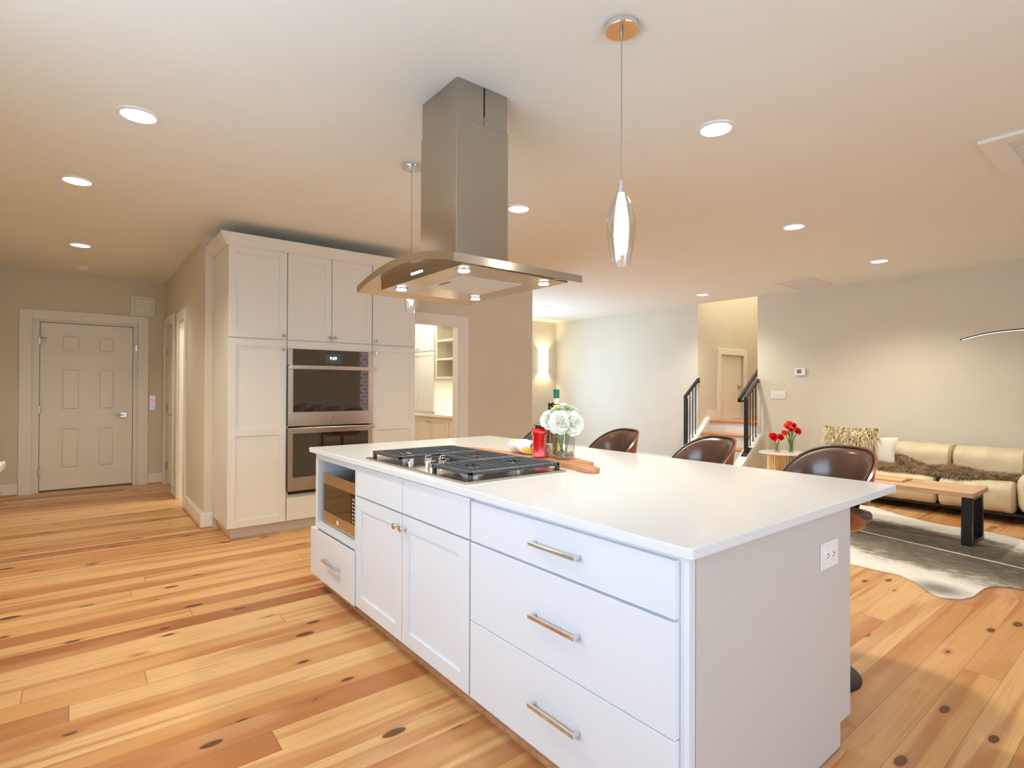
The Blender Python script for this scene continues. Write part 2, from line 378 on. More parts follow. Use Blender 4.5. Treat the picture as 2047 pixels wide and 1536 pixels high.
def puff(bm, x0, x1, y0, y1, z0, z1, r, n=10, wr=0.0, seed=0, fn=None):
    c = Vector(((x0+x1)/2, (y0+y1)/2, (z0+z1)/2)); h = Vector(((x1-x0)/2, (y1-y0)/2, (z1-z0)/2))
    b2 = bmesh.new(); bmesh.ops.create_cube(b2, size=2); bmesh.ops.subdivide_edges(b2, edges=b2.edges[:], cuts=n, use_grid_fill=True)
    R3_ = r if isinstance(r, tuple) else (r, r, r)
    vm = {}
    for v in b2.verts:
        p = Vector([math.copysign(math.sin(abs(t)*PI/2)**1.0, t) * hh for t, hh in zip(v.co, h)])
        q = Vector([max(-hh+min(rr_, hh*0.999), min(hh-min(rr_, hh*0.999), pp)) for pp, hh, rr_ in zip(p, h, R3_)])
        d = p - q
        s = Vector([min(rr_, hh*0.999) for hh, rr_ in zip(h, R3_)])
        d = Vector((d.x/s.x, d.y/s.y, d.z/s.z))
        if d.length > 1e-9: d.normalize()
        out = q + Vector((d.x*s.x, d.y*s.y, d.z*s.z)) + c
        if wr:
            nn = noise.noise(Vector((out.x*6+seed, out.y*9, out.z*6))); out += d*nn*wr
        if fn: out = fn(out)
        vm[v] = bm.verts.new(out)
    for f in b2.faces: bm.faces.new([vm[v] for v in f.verts])
    b2.free()

def mesh_from(name, bm, smooth):
    bmesh.ops.recalc_face_normals(bm, faces=bm.faces[:])
    me = bpy.data.meshes.new(name); bm.to_mesh(me); bm.free()
    if smooth:
        for p in me.polygons: p.use_smooth = True
        try: me.set_sharp_from_angle(angle=math.radians(38))
        except Exception: pass
    return me
ORG = {}
def obj(name, bm, mat, parent=None, smooth=False, label=None):
    org = Vector((0, 0, 0))
    if parent is not None: org = ORG[parent.name]
    if org.length: bmesh.ops.translate(bm, verts=bm.verts[:], vec=-org)
    o = bpy.data.objects.new(name, mesh_from(name, bm, smooth)); COL.objects.link(o)
    o.data.materials.append(M[mat]); ORG[o.name] = org
    if parent is not None: o.parent = parent
    if label: o['label'] = label
    return o
def thing(name, label, cat, loc, group=None):
    o = bpy.data.objects.new(name, None); COL.objects.link(o); o.location = loc; o.empty_display_size = 0.1
    o['label'] = label; o['category'] = cat
    if group: o['group'] = group
    ORG[o.name] = Vector(loc); return o
def single(name, bm, mat, label, cat, loc, group=None, smooth=False):
    L = Vector(loc); bmesh.ops.translate(bm, verts=bm.verts[:], vec=-L)
    o = bpy.data.objects.new(name, mesh_from(name, bm, smooth)); COL.objects.link(o); o.location = L
    o.data.materials.append(M[mat]); o['label'] = label; o['category'] = cat
    if group: o['group'] = group
    ORG[o.name] = L; return o
def struct(name, bm, mat, parent=None, smooth=False):
    o = obj(name, bm, mat, parent, smooth)
    if parent is None: o['kind'] = 'structure'
    return o
def B(): return bmesh.new()
def kids(o): return [c for c in o.children]
def dup(root, loc, rz=0, label=None, group=None):
    def cp(o, par):
        c = o.copy(); COL.objects.link(c)
        if par is not None: c.parent = par
        for k in kids(o): cp(k, c)
        return c
    r = cp(root, None); r.location = loc; r.rotation_euler = (0, 0, rz)
    if label: r['label'] = label
    if group: r['group'] = group
    return r
def text_mesh(s, size, depth):
    cu = bpy.data.curves.new('t', 'FONT'); cu.body = s; cu.size = size; cu.extrude = depth; cu.align_x = 'CENTER'; cu.align_y = 'CENTER'
    o = bpy.data.objects.new('t', cu); COL.objects.link(o)
    dg = bpy.context.evaluated_depsgraph_get(); me = bpy.data.meshes.new_from_object(o.evaluated_get(dg))
    bpy.data.objects.remove(o); return me

# ------------------------------------------------------------------ room shell
H = 2.715
bm = B(); box(bm, -1.1, 8.2, -2.75, 8.95, -0.1, 0); struct('floor', bm, 'floor')
bm = B(); box(bm, -1.1, 8.06, -2.75, 8.95, H, H+0.12); struct('ceiling', bm, 'ceiling')
def wall_with_holes(bm, ax, d0, d1, u0, u1, z0, z1, holes):
    """holes: (ua, ub, za, zb), not overlapping in u."""
    cur = u0
    for ua, ub, za, zb in sorted(holes):
        abox(bm, ax, d0, d1, cur, ua, z0, z1)
        if za > z0: abox(bm, ax, d0, d1, ua, ub, z0, za)
        if zb < z1: abox(bm, ax, d0, d1, ua, ub, zb, z1)
        cur = ub
    abox(bm, ax, d0, d1, cur, u1, z0, z1)
XC = 0.905
bm = B(); wall_with_holes(bm, 'x', -1.1, -0.97, -2.75, 8.95, 0, H, [(-0.15, 2.45, 1.05, 2.2)]); struct('wall_left', bm, 'wall')
bm = B(); wall_with_holes(bm, 'y', 8.75, 8.95, -0.97, XC+0.12, 0, H, [(-0.46, 0.62, 0, 2.15)]); box(bm, -0.46, 0.62, 8.91, 8.95, 0, 2.15); struct('wall_hall', bm, 'wall')  # last box: backing added across the opening so sky cannot leak round the door
bm = B(); wall_with_holes(bm, 'x', XC, XC+0.12, 5.70, 8.75, 0, H, [(6.86, 7.36, 0, 2.06), (7.84, 8.62, 0, 2.10)]); struct('wall_corridor', bm, 'wall')
bm = B(); wall_with_holes(bm, 'y', 5.70, 5.82, XC+0.12, 4.884, 0, H, [(2.80, 3.69, 0, 2.085)]); struct('wall_center', bm, 'wall')
bm = B(); box(bm, 4.764, 4.884, 5.82, 8.75, 0, H); struct('wall_partition', bm, 'wall')
bm = B(); wall_with_holes(bm, 'y', 8.6, 8.75, 4.884, 8.2, 0, H, [(5.25, 6.75, 0.6, 2.1)]); struct('wall_far', bm, 'wall')
bm = B(); box(bm, 8.06, 8.2, 5.17, 8.6, 0, H); box(bm, 8.06, 8.2, -2.75, 4.15, 0, H+0.12); struct('wall_right', bm, 'wall')
bm = B(); wall_with_holes(bm, 'y', -2.75, -2.6, -0.97, 8.06, 0, H, [(-0.1, 2.8, 0.3, 2.4), (5.35, 7.3, 0.3, 2.3)]); struct('wall_rear', bm, 'wall')
# stairwell
bm = B(); wall_with_holes(bm, 'y', 5.17, 5.30, 8.2, 10.6, 0, 5.0, [(8.74, 9.53, 0, 1.925)]); box(bm, 8.74, 9.53, 5.26, 5.30, 0, 1.925); box(bm, 8.06, 8.2, 5.17, 5.30, H, 5.0); struct('wall_stair_left', bm, 'wall')  # thin box in the opening: unseen backing added behind the door against sky leaks
bm = B(); box(bm, 8.06, 10.6, 4.03, 4.15, H+0.12, 5.0); box(bm, 8.2, 10.6, 4.03, 4.15, 0, H+0.12); struct('wall_stair_right', bm, 'wall')
bm = B(); box(bm, 10.6, 10.72, 4.03, 5.30, 0, 5.0); box(bm, 7.94, 8.06, 4.03, 5.30, H+0.12, 5.0); struct('wall_stair_end', bm, 'wall')
bm = B(); box(bm, 7.94, 10.72, 4.03, 5.30, 5.0, 5.1); struct('ceiling_stair', bm, 'wallw')
# pantry and side room behind the walls
bm = B(); box(bm, 2.55, 2.67, 5.82, 8.75, 0, H); box(bm, 1.025, 4.764, 8.63, 8.75, 0, H); struct('wall_pantry', bm, 'wallw')
# windows (frame > pane) in the walls the photo does not show
def window(name, ax, d0, d1, u0, u1, z0, z1, nm=2):
    bm = B(); t = 0.05
    abox(bm, ax, d0, d1, u0, u0+t, z0, z1); abox(bm, ax, d0, d1, u1-t, u1, z0, z1)
    abox(bm, ax, d0, d1, u0+t, u1-t, z0, z0+t); abox(bm, ax, d0, d1, u0+t, u1-t, z1-t, z1)
    for i in range(1, nm):
        u = u0+(u1-u0)*i/nm; abox(bm, ax, d0, d1, u-0.025, u+0.025, z0+t, z1-t)
    f = struct(name, bm, 'trim')
    bm = B(); m_ = (d0+d1)/2
    abox(bm, ax, m_-0.003, m_+0.003, u0+t, u1-t, z0+t, z1-t); obj('window_pane', bm, 'pane', f)
window('window_1', 'x', -1.06, -1.0, -0.15, 2.45, 1.05, 2.2, 3)
window('window_2', 'y', -2.70, -2.64, -0.1, 2.8, 0.3, 2.4, 3)
window('window_3', 'y', -2.70, -2.64, 5.35, 7.3, 0.3, 2.3, 2)
window('window_4', 'y', 8.66, 8.72, 5.25, 6.75, 0.6, 2.1, 2)
bm = B(); box(bm, 3.9, 9.5, -5.2, -5.0, -0.3, 4.0); struct('wall_neighbour_brick', bm, 'brick')

# baseboards with a small wooden shoe
def baseboard(name, runs, h=0.14):
    bm = B(); bs = B()
    for ax, d, s, u0, u1 in runs:      # s = direction the board stands out from the wall
        abox(bm, ax, d, d+s*0.014, u0, u1, 0.0, h-0.02); abox(bm, ax, d, d+s*0.009, u0, u1, h-0.02, h)
        abox(bs, ax, d+s*0.014, d+s*0.030, u0, u1, 0.0, 0.016)
    o = struct(name, bm, 'trim'); obj('shoe_moulding', bs, 'shoe', o)
baseboard('baseboard_left', [('x', -0.97, 1, 4.1, 8.75)])
baseboard('baseboard_hall', [('y', 8.75, -1, -0.956, -0.572), ('y', 8.75, -1, 0.724, XC-0.015)])
baseboard('baseboard_corridor', [('x', XC, -1, 5.70, 6.75), ('x', XC, -1, 7.47, 7.72)])
baseboard('baseboard_center', [('y', 5.70, -1, XC-0.03, 0.975), ('y', 5.70, -1, 3.85, 4.884)])
baseboard('baseboard_partition', [('x', 4.884, 1, 5.70, 8.6)])
baseboard('baseboard_far', [('y', 8.6, -1, 4.91, 8.045)], 0.13)
baseboard('baseboard_right', [('x', 8.06, -1, 5.23, 8.6), ('x', 8.06, -1, -2.6, 4.05)], 0.13)
bm = B(); box(bm, 8.33, 8.64, 5.155, 5.17, 0.776, 0.925); box(bm, 9.64, 10.6, 5.155, 5.17, 0.776, 0.925); struct('baseboard_stair', bm, 'trim')

# trims (casings)
def casing(name, ax, d, s, u0, u1, z1, wd, z0=0.0, t=0.02):
    bm = B()
    abox(bm, ax, d, d+s*t, u0, u0+wd, z0, z1, 0.003); abox(bm, ax, d, d+s*t, u1-wd, u1, z0, z1, 0.003)
    abox(bm, ax, d, d+s*t, u0+wd, u1-wd, z1-wd, z1, 0.003); return struct(name, bm, 'trim')
casing('trim_1', 'y', 8.75, -1, -0.568, 0.722, 2.235, 0.115)
bm = B()   # deep jamb of the wide hall door
box(bm, -0.46, -0.386, 8.80, 8.905, 0, 2.15); box(bm, 0.558, 0.62, 8.80, 8.905, 0, 2.15); box(bm, -0.386, 0.558, 8.80, 8.905, 2.098, 2.15)
for o_ in (bm,): struct('trim_2', bm, 'trim')
casing('trim_3', 'x', XC, -1, 7.725, 8.735, 2.205, 0.11)
casing('trim_4', 'x', XC, -1, 6.75, 7.47, 2.165, 0.11)
casing('trim_5', 'y', 5.70, -1, 2.68, 3.82, 2.195, 0.13)
bm = B(); box(bm, 3.672, 3.69, 5.70, 5.82, 0, 2.085); box(bm, 2.80, 2.818, 5.70, 5.82, 0, 2.085); box(bm, 2.818, 3.672, 5.70, 5.82, 2.067, 2.085)
struct('trim_6', bm, 'trim')
casing('trim_7', 'y', 5.17, -1, 8.65, 9.63, 2.01, 0.105, 0.776)
bm = B(); box(bm, XC, XC+0.12, 7.345, 7.36, 0, 2.06); box(bm, XC, XC+0.12, 6.86, 6.875, 0, 2.06); box(bm, XC, XC+0.12, 6.875, 7.345, 2.045, 2.06)
struct('trim_8', bm, 'trim')

# ------------------------------------------------------------------ doors
def six_panel(bm, ax, d, s, u0, u1, z0, z1, t=0.04):
    """slab whose face is at d, facing -s; raised panels in sunk fields."""
    abox(bm, ax, d+s*0.016, d+s*t, u0, u1, z0, z1)
    W_, H_ = u1-u0, z1-z0
    cols = [(0.20, 0.43), (0.60, 0.81)]; rows = [(0.115, 0.365), (0.47, 0.735), (0.825, 0.935)]
    us = [0, *cols[0], *cols[1], 1]; zs = [0, *rows[0], *rows[1], *rows[2], 1]
    for i in range(5):
        for j in range(7):
            a0, a1 = u0+W_*us[i], u0+W_*us[i+1]; b0, b1 = z0+H_*zs[j], z0+H_*zs[j+1]
            if i % 2 == 1 and j % 2 == 1:
                m_ = 0.024; abox(bm, ax, d+s*0.002, d+s*0.026, a0+m_, a1-m_, b0+m_, b1-m_, 0.013)
            else: abox(bm, ax, d, d+s*0.017, a0, a1, b0, b1)
def lever(parent, p, ax, out, along, mat='nickel'):
    """p: centre on the door face. out/along: unit vectors."""
    o, a = Vector(out), Vector(along); p = Vector(p)
    bm = B(); q = p + o*0.006; r = 0.033
    if ax == 'y': box(bm, q.x-r, q.x+r, p.y, p.y+o.y*0.01, q.z-r, q.z+r, 0.002)
    else: box(bm, p.x, p.x+o.x*0.01, q.y-r, q.y+r, q.z-r, q.z+r, 0.002)
    tube(bm, [p+o*0.005, p+o*0.05], 0.010); tube(bm, [p+o*0.045, p+o*0.045+a*0.12], 0.008)
    obj('door_handle', bm, mat, parent, True)
d1 = B(); six_panel(d1, 'y', 8.835, 1, -0.381, 0.553, 0.022, 2.092); d1 = struct('door_1', d1, 'door')
lever(d1, (0.46, 8.835, 0.93), 'y', (0, -1, 0), (-1, 0, 0))
for z in (1.86, 1.02, 0.25):
    bm = B(); box(bm, -0.396, -0.374, 8.790, 8.834, z-0.05, z+0.05, 0.002); obj('hinge', bm, 'nickel', d1)
bm = B(); tube(bm, [(-0.385, 8.82, 1.90), (-0.32, 8.80, 1.90)], 0.006); obj('door_stop', bm, 'nickel', d1)
bm = B(); box(bm, 0.583, 0.598, 8.794, 8.80, 1.78, 1.86); obj('strike_plate', bm, 'nickel', d1)
d2 = B(); six_panel(d2, 'x', XC+0.03, 1, 7.855, 8.605, 0.02, 2.085); d2 = struct('door_2', d2, 'door')
lever(d2, (XC+0.03, 7.93, 0.95), 'x', (-1, 0, 0), (0, 1, 0))
for z in (1.78, 1.02, 0.25):
    bm = B(); box(bm, XC+0.012, XC+0.034, 8.604, 8.622, z-0.055, z+0.055); obj('hinge', bm, 'nickel', d2)
d3 = B(); box(d3, 8.765, 9.505, 5.20, 5.24, 0.79, 1.905); d3 = struct('door_3', d3, 'door')
lever(d3, (9.42, 5.20, 1.335), 'y', (0, -1, 0), (-1, 0, 0))
for z in (1.65, 1.03):
    bm = B(); box(bm, 8.752, 8.768, 5.19, 5.203, z-0.05, z+0.05); obj('hinge', bm, 'nickel', d3)
# pocket door edge with latch in the open side doorway
d4 = B(); box(d4, XC+0.045, XC+0.085, 6.80, 6.93, 0.012, 2.04); d4 = struct('door_4', d4, 'trim')
bm = B(); box(bm, XC+0.043, XC+0.087, 6.928, 6.933, 0.90, 0.99); obj('door_latch', bm, 'nickel', d4)

# ------------------------------------------------------------------ wall fittings
t = thing('access_panel', 'small square painted access panel above the right corner of the wide white door', 'access panel', (0.655, 8.75, 2.37))
bm = B(); x0, x1, z0, z1 = 0.53, 0.785, 2.245, 2.50
box(bm, x0, x0+0.025, 8.73, 8.75, z0, z1); box(bm, x1-0.025, x1, 8.73, 8.75, z0, z1); box(bm, x0+.025, x1-.025, 8.73, 8.75, z1-0.025, z1); box(bm, x0+.025, x1-.025, 8.73, 8.75, z0, z0+0.025)
obj('frame', bm, 'trim', t)
bm = B(); box(bm, x0+0.030, x1-0.030, 8.738, 8.75, z0+0.030, z1-0.030); obj('panel_door', bm, 'door', t)
bm = B(); lathe(bm, (x0+0.05, 8.737, 2.36), [(0.006, -0.003), (0.006, 0.003)], 10, M4=Matrix.Rotation(PI/2, 4, 'X')); obj('lock', bm, 'nickel', t)
t = thing('elevator_call_plate', 'metal call button plate with lit red button beside the wide white door', 'call button', (0.772, 8.75, 1.09))
bm = B(); box(bm, 0.735, 0.810, 8.742, 8.75, 0.985, 1.19, 0.003); obj('plate', bm, 'nickel', t)
bm = B(); lathe(bm, (0.772, 8.738, 1.125), [(0.022, -0.006), (0.022, 0.006)], 20, M4=Matrix.Rotation(PI/2, 4, 'X')); obj('button', bm, 'ledr', t, label='glowing red call button')
t = thing('thermostat', 'white wall thermostat with green grey screen, high on the wall right of the stairs', 'thermostat', (8.06, 3.52, 1.55))
bm = B(); box(bm, 8.035, 8.06, 3.447, 3.592, 1.50, 1.607, 0.006, 2); obj('housing', bm, 'plastic', t)
bm = B(); box(bm, 8.032, 8.036, 3.50, 3.56, 1.53, 1.585); obj('screen', bm, 'lcd', t)
t = thing('light_switch_plate', 'white four-gang light switch plate below and left of the thermostat', 'light switch', (8.06, 3.836, 1.22))
bm = B(); box(bm, 8.052, 8.06, 3.727, 3.945, 1.163, 1.277, 0.003); obj('plate', bm, 'plastic', t)
for k in range(4):
    y = 3.768+k*0.0455; bm = B(); box(bm, 8.040, 8.053, y-0.005, y+0.005, 1.212, 1.232); obj('toggle', bm, 'plastic', t)
t = thing('wall_sconce', 'glowing half round wall sconce in the far corner of the family room', 'wall sconce', (7.67, 8.6, 1.87))
bm = B(); box(bm, 7.60, 7.74, 8.585, 8.60, 1.70, 2.03, 0.003); obj('back_plate', bm, 'trim', t)
bm = B()
def sc(u, v, r): a = PI + PI*u; return Vector((7.67 + r*math.cos(a), 8.585 + 0.72*r*math.sin(a), 1.66 + 0.42*v))
shell(bm, lambda u, v: sc(u, v, 0.105), lambda u, v: sc(u, v, 0.098), 16, 1); obj('shade', bm, 'sconce', t, True)
for zz, up in ((2.0, 1), (1.74, -1)):
    l = bpy.data.lights.new('sconce_lamp', 'SPOT'); l.energy = 22; l.color = (1, 0.80, 0.48); l.spot_size = 2.2; l.spot_blend = 0.7; l.shadow_soft_size = 0.03
    o = bpy.data.objects.new('sconce_lamp', l); COL.objects.link(o); o.location = (7.67, 8.54, zz)
    o.rotation_euler = Vector((0, 0.05, up)).to_track_quat('-Z', 'Y').to_euler()

# ------------------------------------------------------------------ ceiling fittings
def can(x, y, label, lit=True, r=0.075, pw=1.0):
    t = thing('recessed_light', label, 'recessed light', (x, y, H), 'recessed ceiling lights')
    bm = B(); lathe(bm, (x, y, H), [(r, -0.001), (r+0.004, -0.008), (r+0.022, -0.006), (r+0.024, 0.0)], 40, cap=False)
    obj('trim_ring', bm, 'plastic', t, True)
    bm = B(); lathe(bm, (x, y, H), [(r+0.002, -0.004), (r+0.002, -0.0005)], 40); obj('lens', bm, 'bulb' if lit else 'plastic', t)
    if lit:
        l = bpy.data.lights.new('downlight', 'SPOT'); l.energy = CAN_W*pw; l.color = (1.0, 0.93, 0.77); l.spot_size = 2.3; l.spot_blend = 0.8; l.shadow_soft_size = 0.06
        o = bpy.data.objects.new('downlight', l); COL.objects.link(o); o.location = (x, y, H-0.035)
CAN_W = 90
can(0.229, 3.406, 'large lit recessed ceiling light, nearest the top left corner')
can(-0.023, 4.758, 'lit recessed ceiling light, second of the left row, toward the hall', pw=0.8)
can(-0.002, 6.914, 'small lit recessed ceiling light in front of the hall door', pw=0.55)
can(2.685, 3.303, 'lit recessed ceiling light just right of the hood chimney')
can(2.682, 1.613, 'large lit recessed ceiling light right of the near pendant')
can(4.831, 2.166, 'lit recessed ceiling light in the middle of the living area ceiling', pw=1.35)
can(6.856, 2.161, 'small lit recessed ceiling light near the wall above the sofa', pw=1.35)
can(7.288, 4.592, 'small lit recessed ceiling light in front of the stair opening')
can(6.308, 6.981, 'faint unlit recessed ceiling light in the far family room', False)
t = thing('smoke_detector', 'small round smoke detector on the ceiling near the hall door', 'smoke detector', (0.009, 8.186, H))
bm = B(); lathe(bm, (0.009, 8.186, H), [(0.055, -0.035), (0.068, -0.022), (0.07, 0)], 28); obj('housing', bm, 'plastic', t, True)
bm = B(); lathe(bm, (0.009, 8.186, H), [(0.03, -0.045), (0.045, -0.035)], 20); obj('sensor_cap', bm, 'plastic', t, True)
# flush supply grille
t = thing('ceiling_vent', 'flush slotted ceiling vent near the wall, right of the stair opening', 'ceiling vent', (7.56, 3.27, H))
bm = B(); x0, x1, y0, y1 = 7.2, 7.9, 3.03, 3.50
box(bm, x0, x1, y0, y0+0.035, H-0.008, H); box(bm, x0, x1, y1-0.035, y1, H-0.008, H); box(bm, x0, x0+0.035, y0+.035, y1-.035, H-0.008, H); box(bm, x1-0.035, x1, y0+.035, y1-.035, H-0.008, H)
obj('frame', bm, 'ventm', t)
bm = B()
for k in range(22): xx = x0+0.05+k*(x1-x0-0.1)/21; box(bm, xx-0.006, xx+0.006, y0+0.035, y1-0.035, H-0.006, H-0.001)
obj('louvres', bm, 'ventm', t)
t = thing('return_air_grille', 'large framed ceiling grille cut by the right edge of the photo', 'ceiling vent', (4.35, 0.4, H))
bm = B(); x0, x1, y0, y1 = 3.97, 4.72, 0.07, 0.77; f = 0.11
box(bm, x0, x1, y0, y0+f, H-0.02, H, 0.003); box(bm, x0, x1, y1-f, y1, H-0.02, H, 0.003); box(bm, x0, x0+f, y0+f, y1-f, H-0.02, H, 0.003); box(bm, x1-f, x1, y0+f, y1-f, H-0.02, H, 0.003)
obj('frame', bm, 'trim', t)
bm = B()
for k in range(18): xx = x0+f+0.015+k*(x1-x0-2*f-0.03)/17; box(bm, xx-0.008, xx+0.008, y0+f, y1-f, H-0.014, H-0.004)
obj('louvres', bm, 'ventm', t)

# ------------------------------------------------------------------ pendants
def pendant(x, y, label):
    t = thing('pendant_light', label, 'pendant light', (x, y, H), 'glass pendants over the island')
    bm = B(); lathe(bm, (x, y, H), [(0.062, -0.022), (0.064, -0.018), (0.064, 0)], 48); o = obj('canopy', bm, 'chrome', t, True)
    for s in (-1, 1):
        bm = B(); tube(bm, [(x+s*0.022, y+0.018*s, H-0.022), (x+s*0.022, y+0.018*s, H-0.040)], 0.0035); obj('screw', bm, 'chrome', o, True)
    bm = B(); tube(bm, [(x, y, H-0.022), (x, y, H-0.045)], 0.006); tube(bm, [(x, y, H-0.04), (x, y, 2.10)], 0.0022, 8); obj('cord', bm, 'nickel', t, True)
    bm = B(); lathe(bm, (x, y, 0), [(0.005, 2.115), (0.010, 2.11), (0.011, 2.075), (0.016, 2.072), (0.016, 2.062)], 24); obj('socket', bm, 'chrome', t, True)
    prof = [(0.016, 2.066), (0.028, 2.045), (0.042, 2.015), (0.053, 1.975), (0.0565, 1.94), (0.054, 1.90), (0.047, 1.85), (0.038, 1.80), (0.034, 1.785)]
    bm = B()
    def g(u, v, off):
        k = v*(len(prof)-1); i = min(int(k), len(prof)-2); f_ = k-i
        r = prof[i][0]*(1-f_)+prof[i+1][0]*f_-off; z = prof[i][1]*(1-f_)+prof[i+1][1]*f_; a = 2*PI*u
        r *= 1+0.015*math.cos(6*a)
        return Vector((x+r*math.cos(a), y+r*math.sin(a), z))
    shell(bm, lambda u, v: g(u, v, 0), lambda u, v: g(u, v, 0.003), 48, 24, True); obj('glass_shade', bm, 'glass', t, True)
    bm = B(); lathe(bm, (x, y, 0), [(0.012, 2.062), (0.018, 2.03), (0.024, 1.98), (0.026, 1.94), (0.025, 1.89), (0.022, 1.872)], 28); obj('lamp_tube', bm, 'tube', t, True)
    bm = B(); lathe(bm, (x, y, 0), [(0.022, 1.864), (0.020, 1.84), (0.012, 1.828)], 24); obj('tube_tip', bm, 'glass', t, True)
pendant(1.635, 1.383, 'clear glass pendant hanging right of the range hood, fully visible')
pendant(1.637, 3.087, 'glass pendant hanging partly hidden behind the range hood canopy')

# ------------------------------------------------------------------ range hood
HX0, HX1, HY0, HY1, HZ = 1.115, 1.815, 1.765, 2.69, 1.795
t = thing('range_hood', 'stainless island range hood with arched canopy and tall chimney hanging from the ceiling', 'range hood', (1.465, 2.228, HZ))
hc = (HY0+HY1)/2; hh = (HY1-HY0)/2
def arch(y, top): return HZ + top + 0.062*(1-((y-hc)/hh)**2)
bm = B(); n = 28
def cs(i, k):     # arched shell ring: 4 corners at station i
    y = HY0+(HY1-HY0)*i/n
    return [(HX0, y, arch(y, 0.0)), (HX1, y, arch(y, 0.0)), (HX1, y, arch(y, 0.034)), (HX0, y, arch(y, 0.034))][k]
V = [[bm.verts.new(cs(i, k)) for k in range(4)] for i in range(n+1)]
for i in range(n):
    for k in range(4): l_ = (k+1) % 4; bm.faces.new((V[i][k], V[i][l_], V[i+1][l_], V[i+1][k]))
bm.faces.new(V[0]); bm.faces.new(list(reversed(V[n])))
can_ = obj('canopy', bm, 'steelh', t, True)
# flat inner tray under the arch
bm = B(); box(bm, 1.175, 1.755, 1.80, 2.53, HZ-0.001, HZ+0.004)
obj('underside_panel', bm, 'steelp', t)
bm = B()
for xx, nm in ((1.175, 'control_fascia'), (1.752, 'rear_fascia')):      # vertical cheeks closing the arch to the tray
    bm = B()
    P_ = [(1.80, HZ+0.003)] + [(y, arch(y, -0.001)) for y in [1.80+0.73*i/20 for i in range(21)]] + [(2.53, HZ+0.003)]
    P2 = []
    for p in P_:
        if not P2 or (abs(p[0]-P2[-1][0])+abs(p[1]-P2[-1][1])) > 1e-6: P2.append(p)
    prism(bm, P2, lambda u, v, d: (d, u, v), xx, xx+0.003); obj(nm, bm, 'steel', t)
for k in range(5):
    bm = B(); yy = 2.12+k*0.022; lathe(bm, (1.173, yy, 1.822), [(0.0055, -0.002), (0.0055, 0.002)], 14, M4=Matrix.Rotation(PI/2, 4, 'Y')); obj('button', bm, 'ledb', t, label='small blue lit button')
ft = B(); box(ft, 1.285, 1.62, 1.97, 2.30, HZ-0.004, HZ-0.001); ft = obj('grease_filter', ft, 'filter', t)
bm = B(); box(bm, 1.31, 1.325, 2.12, 2.20, HZ-0.010, HZ-0.004); obj('latch', bm, 'steel', ft)
for (xx, yy) in ((1.235, 1.875), (1.235, 2.43), (1.675, 1.875), (1.675, 2.43)):
    bm = B(); lathe(bm, (xx, yy, HZ), [(0.033, -0.006), (0.036, -0.002), (0.036, 0.0)], 28); q = obj('lamp_ring', bm, 'chrome', t, True)
    bm = B(); lathe(bm, (xx, yy, HZ), [(0.024, -0.009), (0.024, -0.006)], 24); obj('lamp', bm, 'ledw', q)
    l = bpy.data.lights.new('hood_lamp', 'SPOT'); l.energy = 5; l.color = (1, 0.93, 0.82); l.spot_size = 1.9; l.spot_blend = 0.6; l.shadow_soft_size = 0.005
    o = bpy.data.objects.new('hood_lamp', l); COL.objects.link(o); o.location = (xx, yy, HZ-0.016)
CX0, CX1, CY0, CY1 = 1.32, 1.615, 2.068, 2.395
bm = B(); box(bm, CX0, CX1, CY0, CY1, 1.865, 2.535, 0.002); obj('lower_chimney', bm, 'steel', t)
bm = B(); box(bm, CX0+0.004, CX1-0.004, CY0+0.004, CY1-0.004, 2.5355, H-0.001, 0.001); up = obj('upper_chimney', bm, 'steel', t)
bm = B(); box(bm, 1.472, 1.4765, CY0+0.0005, CY0+0.003, 2.575, H-0.002); obj('slot', bm, 'gap', up)
bm = B(); box(bm, 1.4735, 1.4755, CY0-0.0006, CY0+0.001, 1.87, 2.575); obj('seam', bm, 'nickel', t)

# ------------------------------------------------------------------ cabinet helpers
def shaker(bm, ax, d, s, u0, u1, z0, z1, rail=0.06, mids=(), t=0.02):
    """door whose face is at d and whose body goes toward s."""
    abox(bm, ax, d+s*0.009, d+s*t, u0, u1, z0, z1)
    abox(bm, ax, d, d+s*0.01, u0, u0+rail, z0, z1); abox(bm, ax, d, d+s*0.01, u1-rail, u1, z0, z1)
    abox(bm, ax, d, d+s*0.01, u0+rail, u1-rail, z0, z0+rail); abox(bm, ax, d, d+s*0.01, u0+rail, u1-rail, z1-rail, z1)
    for a, b_ in mids: abox(bm, ax, d, d+s*0.01, u0+rail, u1-rail, a, b_)
def knob(parent, p, out, mat='chrome', r=0.014, L=0.028):
    p = Vector(p); rot = Vector((0, 0, 1)).rotation_difference(Vector(out)).to_matrix().to_4x4()
    bm = B(); lathe(bm, p, [(r*0.45, 0.0), (r*0.4, L*0.55), (r, L*0.72), (r, L*0.95), (r*0.9, L)], 20, M4=rot)
    obj('knob', bm, mat, parent, True)
def bar_handle(parent, d, u0, u1, z, mat='chrome'):
    bm = B(); t_ = 0.006
    box(bm, d-0.032, d-0.020, u0, u1, z-t_, z+t_, 0.001)
    for u in (u0, u1-0.012): box(bm, d-0.022, d-0.0003, u, u+0.012, z-t_, z+t_, 0.001)
    obj('handle', bm, mat, parent)

